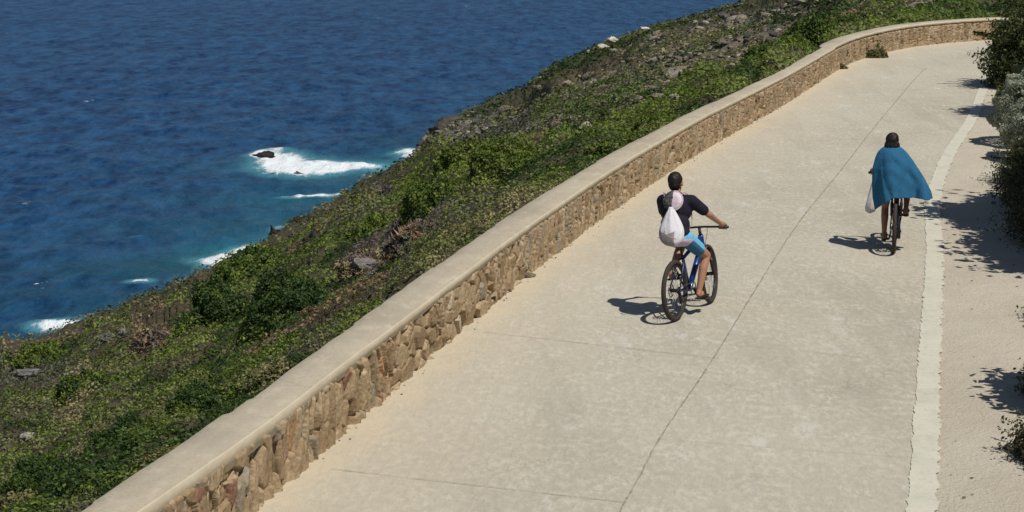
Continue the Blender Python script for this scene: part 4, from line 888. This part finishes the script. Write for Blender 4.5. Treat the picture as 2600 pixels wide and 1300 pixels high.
def hand_on_bar(mb, grip, wrist, axis, thumb_dir):
    """palm with five fingers closed round a bar; axis = bar direction outward"""
    g = Vector(grip); w_ = Vector(wrist); ax = Vector(axis).normalized(); f = (g - w_).normalized(); dn = f.cross(ax).normalized()
    if dn.z > 0: dn = -dn
    mb.cap(w_, g - f * .035 - dn * .012, .026, .034); mb.ball(g - dn * .02 - f * .01, (.036, .038, .022))
    for k in range(4):
        o_ = ax * (.030 - .020 * k); L_ = (.9, 1.05, 1.0, .85)[k]
        p = [g + o_ - dn * .022 - f * .005, g + o_ - dn * .012 + f * .026 * L_, g + o_ + dn * .014 + f * .026 * L_, g + o_ + dn * .024 + f * .0]
        for i in range(3): mb.cap(p[i], p[i + 1], .0095 - .0006 * i, .009 - .0006 * i, 8)
    t = [g - ax * .03 - dn * .015 - f * .02, g - ax * .045 + dn * .006 - f * .004, g - ax * .04 + dn * .018 + f * .012]
    for i in range(2): mb.cap(t[i], t[i + 1], .011, .0095, 8)
def head(mb, c, fwd=(1, 0, 0), s=1.0):
    c = Vector(c); q = Vector(fwd).to_track_quat('X', 'Z').to_matrix()
    def P(x, y, z): return c + q @ (Vector((x, y, z)) * s)
    mb.ball(P(0, 0, .02), (.096 * s, .076 * s, .10 * s), 24, 16, q); mb.ball(P(.03, 0, -.05), (.062 * s, .056 * s, .062 * s), 18, 12, q)
    mb.ball(P(.06, 0, -.085), (.026 * s, .028 * s, .02 * s), rot=q)                    # chin
    mb.cap(P(.090, 0, .012), P(.108, 0, -.025), .010 * s, .014 * s, 10)                # nose
    mb.cap(P(.088, -.02, -.056), P(.088, .02, -.056), .008 * s, .008 * s, 8)           # lips
    for y in (-1, 1):
        mb.ball(P(-.002, y * .078, -.008), (.018 * s, .009 * s, .030 * s), rot=q)       # ears
        mb.ball(P(.075, y * .032, .030), (.016 * s, .020 * s, .009 * s), rot=q)         # brows
def eyes(c, fwd, s, parent):
    c = Vector(c); q = Vector(fwd).to_track_quat('X', 'Z').to_matrix()
    for y in (-1, 1): MB().ball(c + q @ (Vector((.084, y * .031, .012)) * s), (.011 * s,) * 3).build('eye', M_BLK, parent)

def hairy(o):
    me = o.data; n = len(me.vertices); co = np.empty(n * 3, np.float32); me.vertices.foreach_get('co', co); co = co.reshape(-1, 3); no = np.empty(n * 3, np.float32); me.vertices.foreach_get('normal', no); no = no.reshape(-1, 3)
    a_ = np.arctan2(co[:, 1] - co[:, 1].mean(), co[:, 0] - co[:, 0].mean()); d = .010 * (fbm(a_ * 9, co[:, 2] * 12, 3, 3) - .5) + .012 * (fbm(co[:, 0] * 45 + co[:, 2] * 30, co[:, 1] * 45 + co[:, 2] * 20, 9, 3) - .5)
    me.vertices.foreach_set('co', (co + no * d[:, None]).astype(np.float32).ravel()); me.update(); return o
# ---- the man
MM = bikeframe(1.89, 21.21, 27.3, 4)
ST, bp_ = bicycle(MM, 'blue and black mountain bicycle ridden by man in black shirt', .355, 1.08, (.44, 0, .30), (.20, .0, .90), (.86, 0, .86), (.905, 0, .73), (.875, .01, .945), .365, 8, -52, (M_BLUE, M_BLK, .028), None)
man = empty('person'); b = MB()
hipc = Vector((.20, .03, .945)); wai = Vector((.22, .045, 1.09)); che = Vector((.29, .055, 1.26)); nk = Vector((.345, .065, 1.41)); hd = Vector((.385, .085, 1.545))
shR = Vector((.315, -.135, 1.345)); shL = Vector((.335, .235, 1.345))
gR = ST(bp_[0] + (bp_[1] - bp_[0]) * .40 + Vector((0, 0, .012))); gL = ST(bp_[5] + (bp_[4] - bp_[5]) * .40 + Vector((0, 0, .012)))
elR = Vector((.47, -.275, 1.17)); elL = Vector((.52, .31, 1.15)); wrR = gR + (elR - gR).normalized() * .085; wrL = gL + (elL - gL).normalized() * .085
hiR = hipc + Vector((.02, -.095, -.01)); hiL = hipc + Vector((.02, .095, -.01)); pR = Vector((.44 + .17 * math.cos(R(-52)), -.125, .30 + .17 * math.sin(R(-52)))); pL = Vector((.44 - .17 * math.cos(R(-52)), .125, .30 - .17 * math.sin(R(-52))))
anR = pR + Vector((-.11, 0, .115)); anL = pL + Vector((-.10, 0, .10)); knR = Vector((.60, -.165, .665)); knL = Vector((.61, .13, .80))
b.ball(hipc, (.12, .165, .115)); b.ball(wai, (.105, .145, .13)); b.ball(che, (.115, .165, .16)); b.cap(che + Vector((.02, 0, .09)), nk, .085, .055)
b.cap(che + Vector((.01, .10, .07)), shL, .075, .058); b.cap(che + Vector((.01, -.10, .07)), shR, .075, .058); b.cap(nk, hd - Vector((.01, 0, .06)), .056, .052); head(b, hd, (1, .12, -.06), 1.04)
for s_, e_, w__, g_ in ((shR, elR, wrR, gR), (shL, elL, wrL, gL)):
    b.cap(s_, e_, .052, .040); b.cap(e_, w__, .039, .026); hand_on_bar(b, g_, w__, (gR - gL) if s_ is shR else (gL - gR), None)
for h_, k_, a_ in ((hiR, knR, anR), (hiL, knL, anL)):
    b.cap(h_, k_, .088, .056); b.cap(k_, k_ + (a_ - k_) * .35 + Vector((-.015, 0, 0)), .054, .054); b.cap(k_ + (a_ - k_) * .35 + Vector((-.015, 0, 0)), a_, .054, .034)
def foot(mb, an, toe, w_=.038):
    an = Vector(an); toe = Vector(toe); d = (toe - an); mb.cap(an, an + Vector((-.03, 0, -.045)), .034, .03); mb.cap(an + Vector((-.02, 0, -.05)), an + d * .65, .032, w_ * .9)
    side = Vector((0, 1, 0))
    for k_ in range(5): mb.cap(an + d * .62 + side * (.028 - .014 * k_), an + d * (1.0 - .045 * abs(k_ - 1)) + side * (.030 - .015 * k_), .013, .0095, 8)
toR = pR + Vector((.075, 0, .03)); toL = pL + Vector((.075, 0, .03)); foot(b, anR, toR); foot(b, anL, toL)
body = b.organic('body', M_SKIN, man, .0065, 4); eyes(hd, (1, .12, -.06), 1.04, man)
h = MB(); q = Vector((1, .12, -.06)).to_track_quat('X', 'Z').to_matrix(); h.ball(hd + q @ Vector((-.022, 0, .045)), (.098, .085, .092), 24, 16, q); h.ball(hd + q @ Vector((-.045, 0, -.015)), (.066, .072, .070), 20, 12, q); h.ball(hd + q @ Vector((.03, 0, .085)), (.06, .06, .04), 16, 10, q)
hairy(h.organic('hair', M_HAIR, man, .007, 3))
s = MB(); s.ball(hipc + Vector((-.01, 0, .06)), (.135, .172, .10)); s.ball(wai, (.135, .178, .15)); s.ball(che, (.145, .20, .18)); s.cap(che + Vector((.02, 0, .09)), nk - Vector((.0, 0, .03)), .115, .075)
s.cap(che + Vector((.01, .10, .07)), shL, .09, .072); s.cap(che + Vector((.01, -.10, .07)), shR, .09, .072)
for s_ in (shR, shL): s.cap(nk + Vector((-.02, 0, -.045)), s_ + Vector((0, 0, .012)), .062, .066)
for s_, e_ in ((shR, elR), (shL, elL)): s.cap(s_, s_ + (e_ - s_) * .68, .076, .064)
s.organic('shirt', M_SHIRT, man, .009, 5)
s = MB(); s.ball(hipc + Vector((0, 0, -.02)), (.138, .178, .095))
for h_, k_ in ((hiR, knR), (hiL, knL)): s.cap(h_, h_ + (k_ - h_) * .62, .102, .084)
sho = s.organic('shorts', M_LTBLUE, man, .009, 4); sho.data.materials.append(M_DKBLUE); sho.data.materials.append(M_PINK)
dR = (knR - hiR).normalized(); dL = (knL - hiL).normalized()
for p in sho.data.polygons:
    c = p.center; dd = (c - (hiR if c.y < .03 else hiL)); a_ = dd.dot(dR if c.y < .03 else dL); low = c.z < (hiR + dR * a_).z - .005
    if c.z < .90 and low and a_ > .03: p.material_index = 1
    elif low and c.z < .935: p.material_index = 2
def sandal(parent, an, toe, mat, name='sandal'):
    an = Vector(an); toe = Vector(toe); d = (toe - an); z = Vector((0, 0, -.02)); o = MB(); hl = an + Vector((-.06, 0, -.085))
    o.cap(hl, hl + (toe + z - hl) * .5, .034, .034); o.cap(hl + (toe + z - hl) * .5, toe + z + d * .12, .036, .042); v = np.array(o.v)
    c = np.array(hl + (toe - hl) * .5); nrm_ = Vector((0, 1, 0)).cross((toe - hl).normalized()).normalized(); n_ = np.array(nrm_); dd = (v - c) @ n_; v = v - np.outer(dd * .66, n_); o.v = [tuple(x) for x in v]
    o.tube([an + d * .45 + Vector((0, .045, -.02)), an + d * .5 + Vector((0, .02, .035)), an + d * .5 + Vector((0, -.02, .035)), an + d * .45 + Vector((0, -.045, -.02))], .013, 8); return o.build(name, mat, parent)
sandal(man, anR, toR, M_SHOE); sandal(man, anL, toL, M_SHOE)
tag(man, 'man in black t-shirt and light blue shorts riding the blue mountain bicycle, seen from behind', 'person'); place(man, MM)
# the white drawstring bag on his back
bag = empty('drawstring_bag')
o = MB(); secs = [(.885, .02, .03), (.895, .075, .055), (.93, .118, .085), (.99, .137, .10), (1.06, .135, .10), (1.12, .112, .085), (1.19, .080, .065), (1.25, .050, .045), (1.29, .024, .026), (1.315, .03, .02)]
n = 36; vs_ = []
for z, ry, rx_ in secs:
    t = (z - .885) / .46; cy = -.010 + .055 * t; cx = -.045 + .17 * t; ry = ry * 1.12
    for k in range(n):
        a = 2 * math.pi * k / n; fold = 1 + (.10 * t) * math.sin(7 * a + 3 * z) + .02 * math.sin(13 * a + 20 * z); vs_.append((cx + rx_ * math.cos(a) * fold, cy + ry * math.sin(a) * fold, z))
fs_ = [(i * n + k, i * n + (k + 1) % n, (i + 1) * n + (k + 1) % n, (i + 1) * n + k) for i in range(len(secs) - 1) for k in range(n)]; fs_ += [tuple(range(n))[::-1], tuple((len(secs) - 1) * n + k for k in range(n))]
o.add(vs_, fs_); bo = o.build('sack', M_BAG, bag); sub = bo.modifiers.new('s', 'SUBSURF'); sub.levels = sub.render_levels = 2; bo.data.materials.append(M_BAGG)
sk = MB(); sk.tube([(-.10, .125, .985), (-.155, .08, 1.00), (-.165, .025, 1.045), (-.155, -.035, 1.01), (-.12, -.095, .975)], .006, 6); sk.tube([(-.165, .025, 1.045), (-.15, .025, 1.11)], .006, 6); sk.build('piping', M_CORD, bag)
cd_ = MB()
for s_ in (1, -1):
    cd_.tube([(.13, .045, 1.34), (.15, .05 + s_ * .08, 1.40), (.27, .065 + s_ * .13, 1.455), (.40, .065 + s_ * .14, 1.40), (.42, .065 + s_ * .15, 1.25), (.30, .06 + s_ * .19, 1.08), (.10, .06 + s_ * .14, .97)], .005, 6)
cd_.build('cord', M_CORD, bag); tag(bag, 'white drawstring bag with grey bottom hanging on back of man in black shirt', 'bag'); place(bag, MM)
# the round hat hung above it
hat = empty('hat'); m_hat, N, L, bb_ = nmat('hat_black_and_pink'); tc = N.new('ShaderNodeTexCoord')
sepx = N.new('ShaderNodeSeparateXYZ'); L.new(tc.outputs['Object'], sepx.inputs[0]); n1 = noise(22, 3); f_ = mth('ADD', sepx.outputs[1], mth('MULTIPLY', mth('SUBTRACT', n1, .5), .05))
cA = mix(ramp(noise(30, 4), .4, .62), (.022, .022, .026), (.14, .14, .14)); cB = mix(ramp(n1, .42, .55), (.62, .45, .52), (.66, .62, .66)); L.new(mix(ramp(f_, .022, .030), cB, cA), bb_.inputs['Base Color']); bb_.inputs['Roughness'].default_value = .8
o = MB(); hc_ = Vector((.15, .030, 1.375)); q = Matrix.Rotation(R(20), 3, 'Y'); o.ball(hc_, (.035, .112, .108), 32, 20, q)
o.build('crown', m_hat, hat); MB().tube([hc_ + q @ Vector((.005, .117 * math.cos(2 * math.pi * k / 40), .113 * math.sin(2 * math.pi * k / 40))) for k in range(40)], .009, 6, True).build('brim', m_hat, hat)
tag(hat, 'round black and pinkish white hat hanging between shoulders of the man', 'hat'); place(hat, MM)

# ---- the woman
MW = bikeframe(5.2, 25.27, 12.5, 0)
ST, bp_ = bicycle(MW, 'dark bicycle with grey tyre ridden by woman wrapped in blue towel', .345, 1.04, (.43, 0, .29), (.20, 0, .85), (.80, 0, .88), (.845, 0, .72), (.83, .055, .99), .345, 3, 88, (M_NAVY, M_BLK, .027), None)
wm = empty('person'); b = MB()
hipc = Vector((.20, .03, .90)); wai = Vector((.22, .06, 1.04)); che = Vector((.28, .08, 1.20)); nk = Vector((.33, .085, 1.345)); hd = Vector((.36, .085, 1.475)); shR = Vector((.31, -.075, 1.29)); shL = Vector((.31, .24, 1.29))
gR = ST(bp_[0] + (bp_[1] - bp_[0]) * .40 + Vector((0, 0, .012))); gL = ST(bp_[5] + (bp_[4] - bp_[5]) * .40 + Vector((0, 0, .012)))
elR = Vector((.50, -.18, 1.10)); elL = Vector((.50, .30, 1.10)); wrR = gR + (elR - gR).normalized() * .08; wrL = gL + (elL - gL).normalized() * .08
hiR = hipc + Vector((.02, -.09, -.01)); hiL = hipc + Vector((.02, .09, -.01)); cc = R(88); pR = Vector((.43 + .17 * math.cos(cc), -.125, .29 + .17 * math.sin(cc))); pL = Vector((.43 - .17 * math.cos(cc), .125, .29 - .17 * math.sin(cc)))
anR = pR + Vector((-.10, -.01, .10)); anL = pL + Vector((-.10, .02, .09)); knR = Vector((.62, -.15, .86)); knL = Vector((.48, .15, .56))
b.ball(hipc, (.12, .17, .115)); b.ball(wai, (.09, .125, .12)); b.ball(che, (.10, .145, .14)); b.cap(che + Vector((.02, 0, .08)), nk, .075, .048); b.cap(che + Vector((.01, .09, .06)), shL, .06, .045); b.cap(che + Vector((.01, -.09, .06)), shR, .06, .045); b.cap(nk, hd - Vector((.01, 0, .06)), .046, .045); head(b, hd, (1, 0, -.1), .95)
for s_, e_, w__, g_ in ((shR, elR, wrR, gR), (shL, elL, wrL, gL)):
    b.cap(s_, e_, .042, .034); b.cap(e_, w__, .033, .022); hand_on_bar(b, g_, w__, (gR - gL) if s_ is shR else (gL - gR), None)
for h_, k_, a_ in ((hiR, knR, anR), (hiL, knL, anL)):
    b.cap(h_, k_, .085, .052); b.cap(k_, k_ + (a_ - k_) * .35 + Vector((-.015, 0, 0)), .05, .052); b.cap(k_ + (a_ - k_) * .35 + Vector((-.015, 0, 0)), a_, .052, .031)
toR = pR + Vector((.07, -.01, .03)); toL = pL + Vector((.07, .02, .03)); foot(b, anR, toR, .034); foot(b, anL, toL, .034)
b.organic('body', M_SKIN2, wm, .0065, 4); eyes(hd, (1, 0, -.1), .95, wm)
h = MB(); h.ball(hd + Vector((-.02, 0, .04)), (.10, .088, .095), 24, 16); h.ball(hd + Vector((-.05, 0, -.04)), (.074, .104, .092), 20, 12); h.ball(hd + Vector((-.04, .068, -.085)), (.05, .045, .065)); h.ball(hd + Vector((-.04, -.068, -.085)), (.05, .045, .065)); h.ball(hd + Vector((-.055, 0, -.09)), (.05, .07, .06))
hairy(h.organic('hair', M_HAIR, wm, .007, 3))
s = MB(); s.ball(hipc + Vector((0, 0, 0)), (.13, .178, .12)); s.ball(wai, (.10, .135, .13)); s.ball(che, (.11, .155, .13))
for h_, k_ in ((hiR, knR), (hiL, knL)): s.cap(h_, h_ + (k_ - h_) * .25, .095, .09)
s.organic('swimsuit', M_NAVY, wm, .009, 4); sandal(wm, anR, toR, M_SANDAL); sandal(wm, anL, toL, M_SANDAL)
tag(wm, 'dark haired woman cycling away under a blue towel cape, seen from behind', 'person'); place(wm, MW)
# blue towel
M_TOW = plain('towel_blue', (.026, .115, .215), .95, .1, noise=.14, nscale=55, bump=.6)
zs = np.array([1.415, 1.385, 1.34, 1.27, 1.13, .97, .85, .77]); yL = np.array([.17, .225, .265, .29, .315, .30, .275, .235]); yR = np.array([-.01, -.065, -.115, -.175, -.275, -.375, -.435, -.455]); xb = np.array([.30, .285, .27, .25, .215, .19, .17, .15]); dp = np.array([.075, .10, .125, .145, .165, .19, .205, .215])
nu, nv = 90, 56; V = []
for j in range(nv):
    v = j / (nv - 1); z = 1.415 - (1.415 - .77) * v; a_ = np.interp(-z, -zs, yL); c_ = np.interp(-z, -zs, yR); xc = np.interp(-z, -zs, xb); dpt = np.interp(-z, -zs, dp)
    for i in range(nu):
        u = i / (nu - 1); ph = R(-38 + 252 * u); cy = (a_ + c_) / 2; hw = (a_ - c_) / 2
        rip = .075 * v ** 1.3 * math.sin(5.3 * ph + 1.6 * v + 1.3 * math.sin(2 * ph)) + .009 * v * math.sin(13 * ph + 3 * v * v) * (.5 + .5 * math.sin(2.3 * ph + 1))
        y = cy + (hw + rip * .5) * math.cos(ph); x = xc + .03 - (dpt + rip) * math.sin(ph)
        yr = (y - c_) / (a_ - c_)
        x -= .05 * v * (1 - yr) ** 2 + .036 * (abs(math.sin(13 * (y - .1) + 5.0 * (z - 1) * (1 if y < .05 else -1) + .8 * math.sin(5 * z))) ** .8 - .6) * min(1, 2.2 * v) + .010 * math.sin(34 * (z + .8 * abs(y - .08))) * (1 - v)
        drop = v ** 3 * (-.005 - .17 * max(0, (yr - .70) / .30) ** 1.2 - .02 * max(0, .25 - yr) * 4)
        V.append((x, y, z + drop + .004 * v * math.sin(17 * ph)))
me = mesh_np('towel', np.array(V), grid_faces(nv, nu), M_TOW, smooth=True); tw = link('towel', me); sm = tw.modifiers.new('s', 'SOLIDIFY'); sm.thickness = .008
tag(tw, 'bright blue towel worn like a cape by the woman on a bicycle, flaring right', 'towel'); place(tw, MW)
# white bag hanging from the left grip
pb = empty('carrier_bag'); top = ST(bp_[5] + (bp_[4] - bp_[5]) * .75) + Vector((.0, 0, -.012)); o = MB(); vs_ = []
secs = [(0.0, .012, .012), (.08, .024, .024), (.18, .040, .040), (.28, .056, .055), (.38, .070, .072), (.46, .076, .08), (.52, .06, .065), (.55, .01, .01)]; n = 28
for dz, ry, rx_ in secs:
    for k in range(n):
        a = 2 * math.pi * k / n; f_ = 1 + .12 * math.sin(5 * a + 9 * dz); vs_.append((top.x - .02 + rx_ * math.cos(a) * f_, top.y + .01 + dz * .10 + ry * math.sin(a) * f_, top.z - .02 - dz))
fs_ = [(i * n + k, (i + 1) * n + k, (i + 1) * n + (k + 1) % n, i * n + (k + 1) % n) for i in range(len(secs) - 1) for k in range(n)] + [tuple(range(n)), tuple((len(secs) - 1) * n + k for k in range(n))[::-1]]
o.add(vs_, fs_); o.build('sack', M_PLAS, pb); MB().tube([top + Vector((.02 * math.cos(t_), 0, .004 + .02 * math.sin(t_))) + Vector((-.003, 0, 0)) for t_ in np.linspace(0, 6.1, 12)], .004, 6).build('handle', M_PLAS, pb)
tag(pb, 'white bag hanging from left handlebar grip of the woman in blue towel', 'bag'); place(pb, MW)
